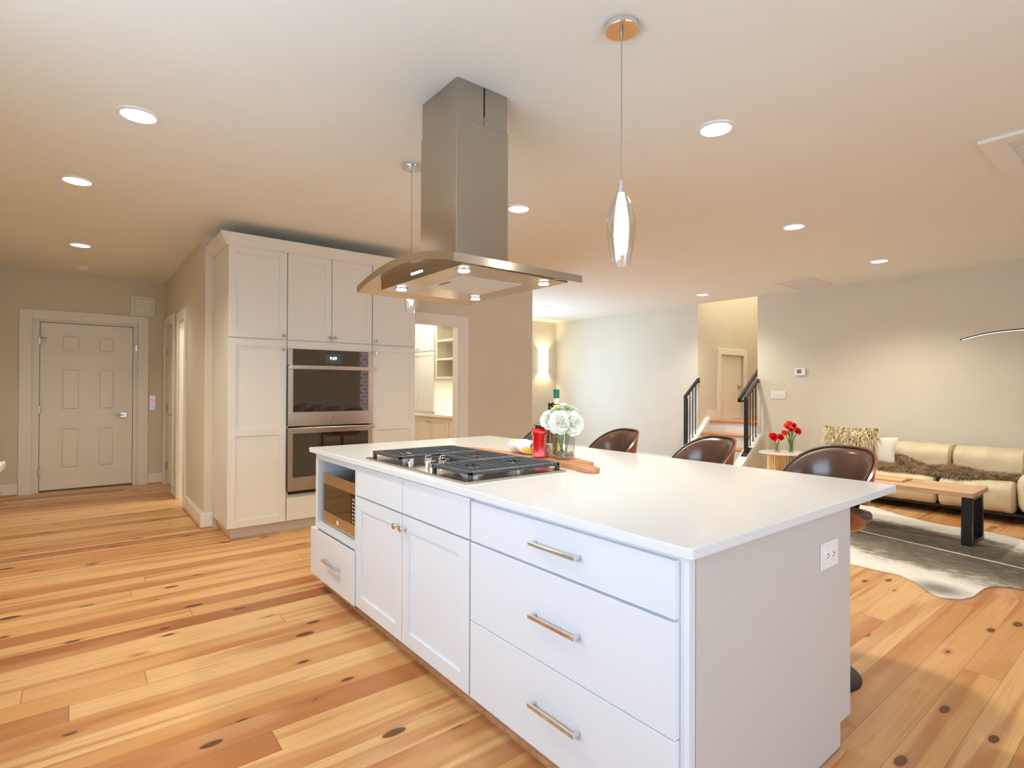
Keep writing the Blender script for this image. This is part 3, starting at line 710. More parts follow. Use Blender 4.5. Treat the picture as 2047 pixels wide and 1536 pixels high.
# ------------------------------------------------------------------ tall oven and pantry cabinets
TY = 5.08; YB = 5.695
def tall_unit(label, x0, x1, lower, side=None):
    t = thing('tall_cabinet', label, 'cabinet', ((x0+x1)/2, TY+0.3, 0), 'tall cabinets either side of the ovens')
    bm = B(); box(bm, x0, x1, TY+0.021, YB, 0.105, 2.535); obj('carcass', bm, 'cab', t)
    bm = B(); box(bm, x0+(0.045 if side == 'l' else 0), x1-(0.0 if side != 'r' else 0.0), TY+0.085, YB, 0.0, 0.105); obj('toe_kick', bm, 'cab', t)
    a, b_ = x0+0.002, x1-0.004
    kx = b_-0.03 if side == 'l' else a+0.03
    bm = B(); shaker(bm, 'y', TY, 1, a, b_, 1.735, 2.512); q = obj('door', bm, 'cab', t); knob(q, (kx, TY, 1.765), (0, -1, 0))
    bm = B(); shaker(bm, 'y', TY, 1, a, b_, 0.107, 1.722, mids=((0.885, 0.945),)); q = obj('door', bm, 'cab', t); knob(q, (kx, TY, 1.645), (0, -1, 0))
    return t
tall_unit('tall cream pantry cabinet left of the double oven, at the corridor corner', 0.978, 1.455, True, 'l')
tall_unit('tall cream pantry cabinet right of the double oven, beside the pantry doorway', 2.269, 2.745, True, 'r')
t = thing('oven_cabinet', 'cream cabinet housing the double wall oven, with two doors above and a drawer below', 'cabinet', (1.862, TY+0.3, 0))
bm = B()
box(bm, 1.457, 1.475, TY+0.021, YB, 0.105, 2.535); box(bm, 2.249, 2.267, TY+0.021, YB, 0.105, 2.535)
box(bm, 1.475, 2.249, TY+0.021, YB, 1.66, 2.535); box(bm, 1.475, 2.249, TY+0.021, YB, 0.105, 0.335); box(bm, 1.475, 2.249, YB-0.02, YB, 0.335, 1.66)
obj('carcass', bm, 'cab', t)
bm = B(); box(bm, 1.457, 2.267, TY+0.085, YB, 0, 0.105); obj('toe_kick', bm, 'cab', t)
bm = B(); box(bm, 1.460, 2.264, TY+0.002, TY+0.021, 1.655, 1.725); obj('filler_strip', bm, 'cab', t)
for a, b_, kx in ((1.462, 1.858, 1.838), (1.864, 2.262, 1.886)):
    bm = B(); shaker(bm, 'y', TY, 1, a, b_, 1.735, 2.512); q = obj('door', bm, 'cab', t); knob(q, (kx, TY, 1.772), (0, -1, 0))
bm = B(); box(bm, 1.462, 2.262, TY, TY+0.02, 0.107, 0.31, 0.002); obj('drawer', bm, 'cab', t)
bm = B()   # crown moulding: angled cove standing out around the front and the left end
prof = [(0.0, 2.512), (-0.018, 2.512), (-0.07, 2.585), (-0.07, 2.605), (0.0, 2.605)]
xr = 2.745
def crown_pts(k):
    d, z = prof[k]; return [Vector((0.978+d, YB, z)), Vector((0.978+d, TY+0.0+d, z)), Vector((xr, TY+0.0+d, z))]
R_ = [[bm.verts.new(p) for p in crown_pts(k)] for k in range(5)]
for k in range(5):
    l_ = (k+1) % 5
    for i in range(2): bm.faces.new((R_[k][i], R_[k][i+1], R_[l_][i+1], R_[l_][i]))
bm.faces.new([R_[k][0] for k in range(5)]); bm.faces.new([R_[k][2] for k in range(4, -1, -1)])
single('crown_moulding', bm, 'cab', 'angled cream crown moulding along the top of the tall cabinets', 'moulding', (0.978, TY, 2.512))

# double wall oven
t = thing('double_wall_oven', 'stainless double wall oven with black glass doors set in the cream cabinets', 'oven', (1.862, TY+0.3, 0.34))
bm = B(); box(bm, 1.478, 2.246, TY+0.022, YB-0.06, 0.338, 1.655); obj('body', bm, 'blackg', t)
bm = B(); box(bm, 1.461, 2.263, TY-0.004, TY+0.020, 0.338, 1.652, 0.001)
bm.free(); bm = B()
box(bm, 1.461, 1.503, TY-0.010, TY+0.018, 1.505, 1.652); obj('side_trim', bm, 'steelh', t)
bm = B(); box(bm, 2.222, 2.263, TY-0.010, TY+0.018, 1.505, 1.652); obj('side_trim', bm, 'steelh', t)
cp = B(); box(cp, 1.503, 2.222, TY-0.014, TY+0.018, 1.507, 1.652, 0.001); cp = obj('control_panel', cp, 'ovenglass', t)
bm = B(); box(bm, 1.795, 1.955, TY-0.0155, TY-0.0142, 1.532, 1.618); sc_ = obj('display', bm, 'screen', cp)
me = text_mesh('9:09', 0.040, 0.0005); me.transform(Matrix.Rotation(PI/2, 4, 'X')); me.transform(Matrix.Translation(Vector((1.872, TY-0.0165, 1.577)) - ORG[t.name]))
o = bpy.data.objects.new('clock_digits', me); COL.objects.link(o); o.parent = cp; me.materials.clear(); me.materials.append(M['digits'])
def oven_door(z0, z1, glass0, glass1, hz):
    bm = B(); Y0 = TY-0.022
    box(bm, 1.461, 1.505, Y0, TY+0.018, z0, z1); box(bm, 2.220, 2.263, Y0, TY+0.018, z0, z1)
    box(bm, 1.505, 2.220, Y0, TY+0.018, z0, glass0); box(bm, 1.505, 2.220, Y0, TY+0.018, glass1, z1)
    q = obj('oven_door', bm, 'steelh', t)
    bm = B(); box(bm, 1.505, 2.220, Y0+0.0015, TY+0.016, glass0, glass1); obj('door_glass', bm, 'ovenglass', q)
    bm = B(); box(bm, 1.466, 2.262, Y0-0.052, Y0-0.034, hz-0.018, hz+0.018, 0.003, 2)
    box(bm, 1.468, 1.492, Y0-0.036, Y0-0.0003, hz-0.015, hz+0.015); box(bm, 2.236, 2.260, Y0-0.036, Y0-0.0003, hz-0.015, hz+0.015); obj('handle', bm, 'steelh', q)
    return q
q = oven_door(0.955, 1.495, 1.080, 1.468, 1.487)
bm = B(); lathe(bm, (1.86, TY-0.0225, 1.03), [(0.019, -0.001), (0.019, 0.001), (0.016, 0.0015)], 28, M4=Matrix.Rotation(PI/2, 4, 'X')); obj('badge', bm, 'nickel', q, True)
oven_door(0.37, 0.935, 0.492, 0.888, 0.925)
bm = B(); box(bm, 1.478, 2.246, TY-0.008, TY+0.018, 0.340, 0.362)
for k in range(20): xx = 1.50+k*0.037; box(bm, xx, xx+0.003, TY-0.010, TY-0.008, 0.341, 0.361)
obj('vent_slot', bm, 'gap', t)

# ------------------------------------------------------------------ island
IX, IY0, IY1 = 1.20, 0.805, 3.61
XB = 2.25          # back of the island carcass
TOPZ, TOPB = 0.914, 0.885
bm = B()
pl = []
def corner(cx, cy, a0, r=0.012):
    return [(cx+r*math.cos(a0+k*PI/8), cy+r*math.sin(a0+k*PI/8)) for k in range(5)]
X0, X1, Y0, Y1 = 1.178, 2.648, 0.772, 3.621; r = 0.014
pl = corner(X1-r, Y1-r, 0, r)+corner(X0+r, Y1-r, PI/2, r)+corner(X0+r, Y0+r, PI, r)+corner(X1-r, Y0+r, 1.5*PI, r)
prism(bm, pl, lambda u, v, d: (u, v, d), TOPB, TOPZ, 0.003, 2)
single('island_countertop', bm, 'top', 'large white quartz worktop on the kitchen island', 'countertop', (1.9, 2.2, TOPB))
KZ = 0.105
def unit(label, name, y0, y1, build):
    t = thing(name, label, 'cabinet', (1.7, (y0+y1)/2, 0), 'island base cabinets')
    build(t); return t
def kick(t, y0, y1):
    bm = B(); box(bm, 1.285, XB-0.085, y0, y1, 0, KZ); obj('toe_kick', bm, 'isl', t)
    bm = B(); box(bm, 1.268, 1.284, y0, y1, 0, 0.022, 0.004, 2); obj('shoe_moulding', bm, 'shoe', t)
def u1(t):   # three-drawer unit
    y0, y1 = 0.806, 1.770
    bm = B(); box(bm, IX+0.022, XB-0.005, 0.824, y1, KZ, TOPB-0.0005); obj('carcass', bm, 'isl', t)
    bm = B(); box(bm, IX+0.022, IX+0.047, 0.8065, 0.8235, KZ-0.10, TOPB-0.0005); obj('corner_stile', bm, 'isl', t)
    for z0, z1 in ((0.714, 0.866), (0.404, 0.705), (0.105, 0.4005)):
        bm = B(); box(bm, IX, IX+0.021, 0.834, 1.765, z0, z1, 0.0012); q = obj('drawer', bm, 'isl', t)
        bar_handle(q, IX, 1.170, 1.385, {0.714: 0.793, 0.404: 0.551, 0.105: 0.257}[z0])
    kick(t, 0.824, y1)
unit('white island base cabinet with three wide plain drawers, at the near corner', 'drawer_cabinet', 0.806, 1.77, u1)
def u2(t):
    y0, y1 = 1.771, 2.890
    bm = B(); box(bm, IX+0.022, XB-0.005, y0, y1, KZ, TOPB-0.0005); obj('carcass', bm, 'isl', t)
    for a, b_ in ((1.775, 2.338), (2.343, 2.886)):
        bm = B(); box(bm, IX, IX+0.021, a, b_, 0.714, 0.876, 0.0012); obj('false_drawer_front', bm, 'isl', t)
    for a, b_, ky in ((1.775, 2.338, 2.305), (2.343, 2.886, 2.372)):
        bm = B(); shaker(bm, 'x', IX, 1, a, b_, 0.105, 0.706, 0.065); q = obj('door', bm, 'isl', t)
        knob(q, (IX, ky, 0.651), (-1, 0, 0), 'chrome', 0.016, 0.034)
    kick(t, y0, y1)
unit('white island base cabinet with two shaker doors under the cooktop', 'door_cabinet', 1.771, 2.89, u2)
def u3(t):
    y0, y1 = 2.891, 3.575
    bm = B(); f0, f1 = IX+0.001, XB-0.005
    box(bm, f0, f1, 2.892, 2.905, KZ, TOPB-0.0005); box(bm, f0, f1, 3.505, 3.545, KZ, TOPB-0.0005)
    box(bm, f0, f1, 2.905, 3.505, 0.848, TOPB-0.0005); box(bm, f0, f1, 2.905, 3.505, 0.410, 0.445)
    box(bm, f0+0.5, f1, 2.905, 3.505, 0.445, 0.848); box(bm, IX+0.022, f1, 2.905, 3.505, KZ, 0.410)
    obj('carcass', bm, 'isl', t)
    bm = B(); box(bm, IX-0.008, IX+0.0005, 2.893, 3.610, 0.100, 0.398, 0.0012); box(bm, IX+0.001, IX+0.02, 3.546, 3.608, 0.100, 0.398); q = obj('drawer', bm, 'isl', t)
    bar_handle(q, IX-0.008, 3.10, 3.335, 0.25)
    kick(t, y0, y1)
unit('white island end cabinet with microwave niche above one drawer', 'microwave_cabinet', 2.891, 3.575, u3)
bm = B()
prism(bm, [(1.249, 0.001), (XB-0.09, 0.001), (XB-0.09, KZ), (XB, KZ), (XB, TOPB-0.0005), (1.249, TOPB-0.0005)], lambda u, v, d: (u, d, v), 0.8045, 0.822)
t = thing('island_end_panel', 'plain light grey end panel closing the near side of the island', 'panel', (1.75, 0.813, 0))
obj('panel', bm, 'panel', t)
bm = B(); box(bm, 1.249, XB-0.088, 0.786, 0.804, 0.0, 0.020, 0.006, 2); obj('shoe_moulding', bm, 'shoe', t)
t = thing('power_outlet', 'white duplex outlet plate on the grey end of the island', 'power outlet', (2.055, 0.8045, 0.73))
bm = B(); box(bm, 1.988, 2.126, 0.7985, 0.8043, 0.686, 0.777, 0.002); obj('plate', bm, 'plastic', t)
for xx in (2.035, 2.080):
    bm = B(); lathe(bm, (xx, 0.7985, 0.731), [(0.017, 0.0), (0.017, 0.003)], 20, M4=Matrix.Rotation(PI/2, 4, 'X')); q = obj('receptacle', bm, 'plastic', t)
    bm = B(); box(bm, xx-0.008, xx+0.000, 0.7950, 0.7954, 0.736, 0.739); box(bm, xx-0.008, xx+0.000, 0.7950, 0.7954, 0.724, 0.727); box(bm, xx+0.004, xx+0.009, 0.7950, 0.7954, 0.729, 0.734)
    obj('slots', bm, 'gap', q)

# microwave
t = thing('microwave', 'stainless microwave with dark glass door tucked in the island niche', 'microwave', (1.45, 3.2, 0.446))
bm = B(); box(bm, 1.232, 1.66, 2.915, 3.480, 0.452, 0.765); obj('housing', bm, 'steelp', t)
bm = B(); box(bm, 1.222, 1.2315, 2.915, 3.480, 0.700, 0.765); box(bm, 1.222, 1.2315, 2.915, 3.480, 0.452, 0.527); box(bm, 1.222, 1.2315, 3.462, 3.480, 0.527, 0.700); fr = obj('front_frame', bm, 'steelh', t)
bm = B(); box(bm, 1.2235, 1.2313, 3.02, 3.462, 0.527, 0.700); obj('door_glass', bm, 'ovenglass', t)
kp = B(); box(kp, 1.224, 1.2313, 2.916, 3.018, 0.527, 0.700); kp = obj('keypad', kp, 'blackg', t)
for r_ in range(7):
    for c_ in range(2):
        bm = B(); box(bm, 1.2235, 1.2241, 2.968+c_*0.022, 2.978+c_*0.022, 0.537+r_*0.021, 0.545+r_*0.021); obj('key', bm, 'label', kp)
bm = B(); lathe(bm, (1.2215, 3.22, 0.490), [(0.014, -0.001), (0.014, 0.001)], 24, M4=Matrix.Rotation(PI/2, 4, 'Y')); obj('badge', bm, 'plastic', fr, True)
for yy in (2.95, 3.44):
    for xx in (1.26, 1.62):
        bm = B(); box(bm, xx-0.01, xx+0.01, yy-0.01, yy+0.01, 0.4455, 0.452); obj('foot', bm, 'black', t)

# ------------------------------------------------------------------ cooktop
t = thing('gas_cooktop', 'stainless gas cooktop with cast iron grates set in the island worktop', 'cooktop', (1.52, 2.35, TOPZ))
bm = B(); box(bm, 1.235, 1.80, 1.852, 2.848, TOPZ+0.0003, TOPZ+0.009, 0.003, 2); obj('tray', bm, 'steelp', t)
GZ = 0.958
def grate(x0, x1, y0, y1, cut=None):
    bm = B(); w_ = 0.0075
    box(bm, x0, x1, y0, y0+2*w_, GZ-0.016, GZ, 0.002); box(bm, x0, x1, y1-2*w_, y1, GZ-0.016, GZ, 0.002)
    box(bm, x0, x0+2*w_, y0+2*w_, y1-2*w_, GZ-0.016, GZ, 0.002); box(bm, x1-2*w_, x1, y0+2*w_, y1-2*w_, GZ-0.016, GZ, 0.002)
    nb = int(round((x1-x0)/0.034)); cx = (x0+x1)/2
    for k in range(1, nb):
        xx = x0+(x1-x0)*k/nb
        gap = any(abs(xx-bx) < 0.034 and y0 < by < y1 for bx, by in BURN)
        if gap:
            m_ = (y0+y1)/2; box(bm, xx-0.0045, xx+0.0045, y0+2*w_, m_-0.035, GZ-0.012, GZ, 0.0015); box(bm, xx-0.0045, xx+0.0045, m_+0.035, y1-2*w_, GZ-0.012, GZ, 0.0015)
        else: box(bm, xx-0.0045, xx+0.0045, y0+2*w_, y1-2*w_, GZ-0.012, GZ, 0.0015)
    for xx in (x0, x1-0.018):
        for yy in (y0, y1-0.018): box(bm, xx, xx+0.018, yy, yy+0.018, TOPZ+0.009, GZ-0.002, 0.002)
    obj('grate', bm, 'iron', t, label='black cast iron grate')
BURN = [(1.385, 2.03), (1.64, 2.03), (1.385, 2.69), (1.64, 2.69), (1.64, 2.36)]
grate(1.272, 1.785, 1.880, 2.192); grate(1.500, 1.785, 2.196, 2.512); grate(1.272, 1.785, 2.516, 2.835)
for i, (bx, by) in enumerate(BURN):
    R0 = 0.045 if i in (0, 4) else 0.034
    bm = B(); lathe(bm, (bx, by, TOPZ+0.009), [(R0+0.012, 0), (R0+0.006, 0.006), (R0, 0.008), (R0, 0.018), (R0*0.9, 0.020)], 32); q = obj('burner', bm, 'alu', t, True)
    bm = B(); lathe(bm, (bx, by, TOPZ+0.029), [(R0*0.8, 0), (R0*0.78, 0.006)], 28); obj('burner_cap', bm, 'iron', q, True)
for (kx, ky) in ((1.345, 2.535), (1.415, 2.475), (1.475, 2.43), (1.420, 2.345), (1.325, 2.275)):
    bm = B(); lathe(bm, (kx, ky, TOPZ+0.009), [(0.024, 0.0), (0.024, 0.003), (0.021, 0.006), (0.020, 0.020), (0.018, 0.022)], 28); box(bm, kx-0.018, kx+0.018, ky-0.005, ky+0.005, TOPZ+0.030, TOPZ+0.044, 0.002)
    obj('knob', bm, 'chrome', t, True)

# ------------------------------------------------------------------ things on the worktop
Z0 = TOPZ
def smooth_poly(pts, n=4, closed=True):
    out = []; m = len(pts)
    for i in range(m):
        p0, p1, p2, p3 = [Vector(pts[(i+k) % m]) for k in (-1, 0, 1, 2)]
        for k in range(n):
            s = k/n; out.append(0.5*((2*p1)+(-p0+p2)*s+(2*p0-5*p1+4*p2-p3)*s*s+(-p0+3*p1-3*p2+p3)*s**3))
    return [(p.x, p.y) for p in out]
BZ = Z0+0.022
out = smooth_poly([(1.855, 1.735), (1.915, 1.745), (1.945, 1.86), (1.968, 1.98), (1.992, 1.90), (2.035, 1.895), (2.045, 1.97), (2.10, 2.10), (2.115, 2.30), (2.06, 2.45), (1.975, 2.54), (1.965, 2.68), (1.945, 2.83), (1.90, 2.84), (1.885, 2.70), (1.875, 2.55), (1.835, 2.42), (1.845, 2.22), (1.865, 2.05), (1.875, 1.92), (1.845, 1.80)], 4)
bm = B(); prism(bm, out, lambda u, v, d: (u, v, d), Z0+0.0005, BZ, 0.004, 2)
single('serving_board', bm, 'olive', 'reddish wooden serving board with a forked handle end, under the jar and vase', 'serving board', (1.97, 2.25, Z0), smooth=True)
# rolled cloth
bm = B(); Lp = []
def roll(u, v, off):
    a = 2*PI*v; r_ = 0.040+0.003*math.sin(3*a+u*7)-off
    return Vector((1.985+0.010*math.cos(9*u)+r_*1.25*math.cos(a), 2.290+0.165*u, BZ+0.0405+r_*0.95*math.sin(a)))
shell(bm, lambda u, v: roll(u, v, 0), lambda u, v: roll(u, v, 0.006), 14, 24)
bmesh.ops.remove_doubles(bm, verts=bm.verts[:], dist=0.0005)
for k in (0.35, 0.7):
    tube(bm, [(1.985+0.032*k*math.cos(a), 2.287, BZ+0.040+0.03*k*math.sin(a)) for a in [i*PI/8 for i in range(15)]], 0.004, 6)
single('rolled_dish_towel', bm, 'cloth', 'rolled white printed towel with a yellow flower on the serving board', 'towel', (1.985, 2.37, BZ), smooth=True)
# red jar with clamp lid
jx, jy = 1.927, 2.188
t = thing('red_jar', 'bright red glass jar with a dark clamp lid on the serving board', 'jar', (jx, jy, BZ))
bm = B(); sq = lambda r_: r_
lathe(bm, (jx, jy, BZ), [(0.034, 0.0005), (0.039, 0.008), (0.036, 0.018), (0.036, 0.115), (0.043, 0.125), (0.044, 0.145), (0.038, 0.157), (0.027, 0.162)], 8)
obj('body', bm, 'redglass', t, True)
bm = B(); lathe(bm, (jx, jy, BZ), [(0.029, 0.1625), (0.030, 0.166), (0.030, 0.175), (0.026, 0.178)], 24); obj('lid', bm, 'black', t, True)
bm = B(); tube(bm, [(jx-0.032, jy, BZ+0.155), (jx-0.034, jy, BZ+0.17), (jx-0.02, jy, BZ+0.184), (jx+0.02, jy, BZ+0.184), (jx+0.036, jy, BZ+0.17), (jx+0.044, jy, BZ+0.145)], 0.0018, 6); obj('wire_clamp', bm, 'nickel', t, True)
bm = B(); box(bm, jx-0.045, jx-0.043, jy-0.012, jy+0.012, BZ+0.02, BZ+0.11); bm.free()
# green capped bottle (pale wine)
wx, wy = 2.089, 2.229
Zs = Z0; Z0 = BZ; t = thing('wine_bottle', 'tall clear wine bottle with green capsule standing behind the flower vase', 'bottle', (wx, wy, Z0))
bm = B(); lathe(bm, (wx, wy, Z0), [(0.034, 0.0006), (0.037, 0.01), (0.037, 0.19), (0.034, 0.215), (0.018, 0.265), (0.0145, 0.270), (0.0145, 0.302)], 28); obj('glass', bm, 'oil', t, True)
bm = B(); lathe(bm, (wx, wy, Z0), [(0.0155, 0.285), (0.0155, 0.315)], 24); obj('neck_label', bm, 'label', t, True)
bm = B(); lathe(bm, (wx, wy, Z0), [(0.0165, 0.316), (0.017, 0.362), (0.0155, 0.365)], 24); obj('capsule', bm, 'capsule', t, True, label='dark green capsule')
Z0 = Zs; bx_, by_ = 2.160, 2.345
t = thing('dark_bottle', 'dark glass bottle with black stopper between the red jar and the vase', 'bottle', (bx_, by_, Z0))
bm = B(); lathe(bm, (bx_, by_, Z0), [(0.030, 0.0006), (0.032, 0.01), (0.032, 0.15), (0.028, 0.175), (0.014, 0.215), (0.013, 0.26)], 24); obj('glass', bm, 'darkglass', t, True)
bm = B(); lathe(bm, (bx_, by_, Z0), [(0.014, 0.2605), (0.022, 0.272), (0.020, 0.290), (0.022, 0.305), (0.012, 0.312)], 18); obj('stopper', bm, 'blackg', t, True)
sx_, sy_ = 2.000, 2.190
t = thing('spice_jar', 'small glass jar of speckled seasoning tucked between the red jar and vase', 'jar', (sx_, sy_, BZ))
bm = B(); lathe(bm, (sx_, sy_, BZ), [(0.018, 0.0005), (0.019, 0.003), (0.019, 0.055), (0.016, 0.06)], 20); obj('body', bm, 'spice', t, True)
bm = B(); lathe(bm, (sx_, sy_, BZ), [(0.017, 0.0605), (0.017, 0.07)], 20); obj('lid', bm, 'label', t, True)

# flowers
def petal(bm, c, yaw_, tilt, L, W_, curl):
    n_ = 5; rows = []
    cy, sy = math.cos(yaw_), math.sin(yaw_)
    for i in range(n_+1):
        s = i/n_; a = tilt+curl*s
        out_ = L*math.sin(a)*s; up_ = L*math.cos(a)*s
        wd = W_*(math.sin(PI*min(1, 0.12+0.80*s))**0.7)
        row = []
        for k in range(-2, 3):
            q = k/2; ang = q*0.5
            lx = out_ - abs(q)**2*wd*0.25; ly = wd*q
            row.append(bm.verts.new(Vector(c)+Vector((lx*cy-ly*sy, lx*sy+ly*cy, up_+abs(q)*0.06*L*s))))
        rows.append(row)
    for i in range(n_):
        for k in range(4): bm.faces.new((rows[i][k], rows[i][k+1], rows[i+1][k+1], rows[i+1][k]))
def bloom(bm, c, R_, rings=4, face=(0, 0, 1), seed=0):
    rnd = random.Random(seed); b2 = B()
    for k in range(rings):
        s = (k+1)/rings; n_ = 3+k*2
        for j in range(n_):
            petal(b2, (0, 0, -R_*0.35*s), 2*PI*j/n_+k*0.7+rnd.uniform(-.2, .2), 0.12+0.75*s+rnd.uniform(-.08, .08), R_*(0.75+0.45*s), R_*(0.42+0.28*s), 0.18+0.3*s-0.5*(1-s))
    bmesh.ops.create_icosphere(b2, subdivisions=2, radius=R_*0.30, matrix=Matrix.Translation((0, 0, R_*0.05)))
    rot = Vector((0, 0, 1)).rotation_difference(Vector(face)).to_matrix().to_4x4()
    bmesh.ops.transform(b2, matrix=Matrix.Translation(Vector(c)) @ rot, verts=b2.verts[:])
    vm = {v: bm.verts.new(v.co) for v in b2.verts}
    for f in b2.faces: bm.faces.new([vm[v] for v in f.verts])
    b2.free()
def leafm(bm, c, d, L, W_):
    d = Vector(d).normalized(); s_ = d.cross(Vector((0, 0, 1))); s_ = s_.normalized() if s_.length > 0.01 else Vector((1, 0, 0)); rows = []
    for i in range(6):
        q = i/5; wd = W_*math.sin(PI*min(1, q*0.94+0.03)); p = Vector(c)+d*L*q+Vector((0, 0, -0.3*L*q*q))
        rows.append([bm.verts.new(p-s_*wd), bm.verts.new(p+Vector((0, 0, -0.15*wd))), bm.verts.new(p+s_*wd)])
    for i in range(5):
        for k in range(2): bm.faces.new((rows[i][k], rows[i][k+1], rows[i+1][k+1], rows[i+1][k]))
def square_vase(bm, x, y, z, r_, h_, t_=0.003):
    def f(u, v, off):
        a = 2*PI*u+PI/4; e = 5.0; c_, s_ = math.cos(a), math.sin(a)
        k = (abs(c_)**e+abs(s_)**e)**(-1/e)*(r_-off)
        return Vector((x+k*c_, y+k*s_, z+off+h_*v))
    shell(bm, lambda u, v: f(u, v, 0), lambda u, v: f(u, v, t_), 40, 8, True)
def stems(bm, top_pts, x, y, z, r_=0.0018, sp=0.012):
    rnd = random.Random(3)
    for p in top_pts:
        q = (x+rnd.uniform(-sp, sp), y+rnd.uniform(-sp, sp), z)
        tube(bm, [q, ((q[0]*.6+p[0]*.4), (q[1]*.6+p[1]*.4), z+(p[2]-z)*0.55), p], r_, 6)
vx, vy = 1.997, 2.074
t = thing('flower_vase', 'square clear glass vase with pebbles on the serving board of the island', 'vase', (vx, vy, BZ))
bm = B(); square_vase(bm, vx, vy, BZ+0.0005, 0.048, 0.155); box(bm, vx-0.046, vx+0.046, vy-0.046, vy+0.046, BZ+0.0005, BZ+0.006); obj('glass', bm, 'glass', t, True)
bm = B(); rnd = random.Random(5)
for k in range(95):
    r_ = rnd.uniform(0.006, 0.0095); m4 = Matrix.Translation((vx+rnd.uniform(-.036, .036), vy+rnd.uniform(-.036, .036), BZ+0.012+rnd.uniform(0, .026))) @ Matrix.Diagonal((1.2, 1, 0.75, 1))
    bmesh.ops.create_icosphere(bm, subdivisions=1, radius=r_, matrix=m4)
o = obj('pebbles', bm, 'pebble', t, True); o['kind'] = 'stuff'
t = thing('white_bouquet', 'bouquet of large white blooms and lime filler standing in the square island vase', 'flowers', (vx, vy, BZ+0.02))
R3 = Vector((0.783, -0.622, 0)); F3 = Vector((0.622, 0.783, 0))
def at(r_, u_, f_): return Vector((vx, vy, BZ)) + R3*r_ + Vector((0, 0, u_)) + F3*f_
heads = [(at(-0.070, 0.205, 0.0), 0.050, (-.7, -.5, .35)), (at(-0.022, 0.195, -0.045), 0.056, (-.45, -.9, .15)), (at(0.042, 0.190, -0.025), 0.060, (-.3, -.9, .25)), (at(0.045, 0.250, 0.03), 0.034, (.2, -.2, 1)), (at(-0.045, 0.165, -0.03), 0.030, (-.7, -.6, -.2))]
for i, (p, r_, fc) in enumerate(heads):
    bm = B(); bloom(bm, p, r_, 4, fc, i); obj('bloom', bm, 'petalw', t, True)
for i, (a_, b_, c_, r_) in enumerate(((-0.035, 0.262, 0.01, 0.027), (0.0, 0.272, 0.02, 0.028), (0.028, 0.265, 0.0, 0.024), (0.062, 0.248, 0.02, 0.024), (-0.01, 0.24, 0.0, 0.024))):
    bm = B(); bloom(bm, at(a_, b_, c_), r_, 3, (a_*6, -.3, 1), 20+i); obj('filler_bloom', bm, 'petaly' if i % 2 == 0 else 'petalw', t, True)
bm = B(); stems(bm, [h_[0] for h_ in heads]+[at(0.0, 0.26, 0.02), at(.03, .24, 0)], vx, vy, BZ+0.03, 0.0024, 0.016); obj('stems', bm, 'stem', t, True)
bm = B()
for a_, b_, c_, dd in ((-0.05, 0.15, -0.03, (-.6, -.5, .3)), (0.0, 0.155, -0.04, (.1, -.5, -.3)), (0.07, 0.24, 0.02, (.8, -.4, .2)), (-0.05, .23, 0.0, (-.6, .1, .8)), (0.0, .25, -.02, (.2, -.3, .9))):
    leafm(bm, at(a_, b_, c_), dd, 0.045, 0.013)
obj('leaves', bm, 'leaf', t, True)

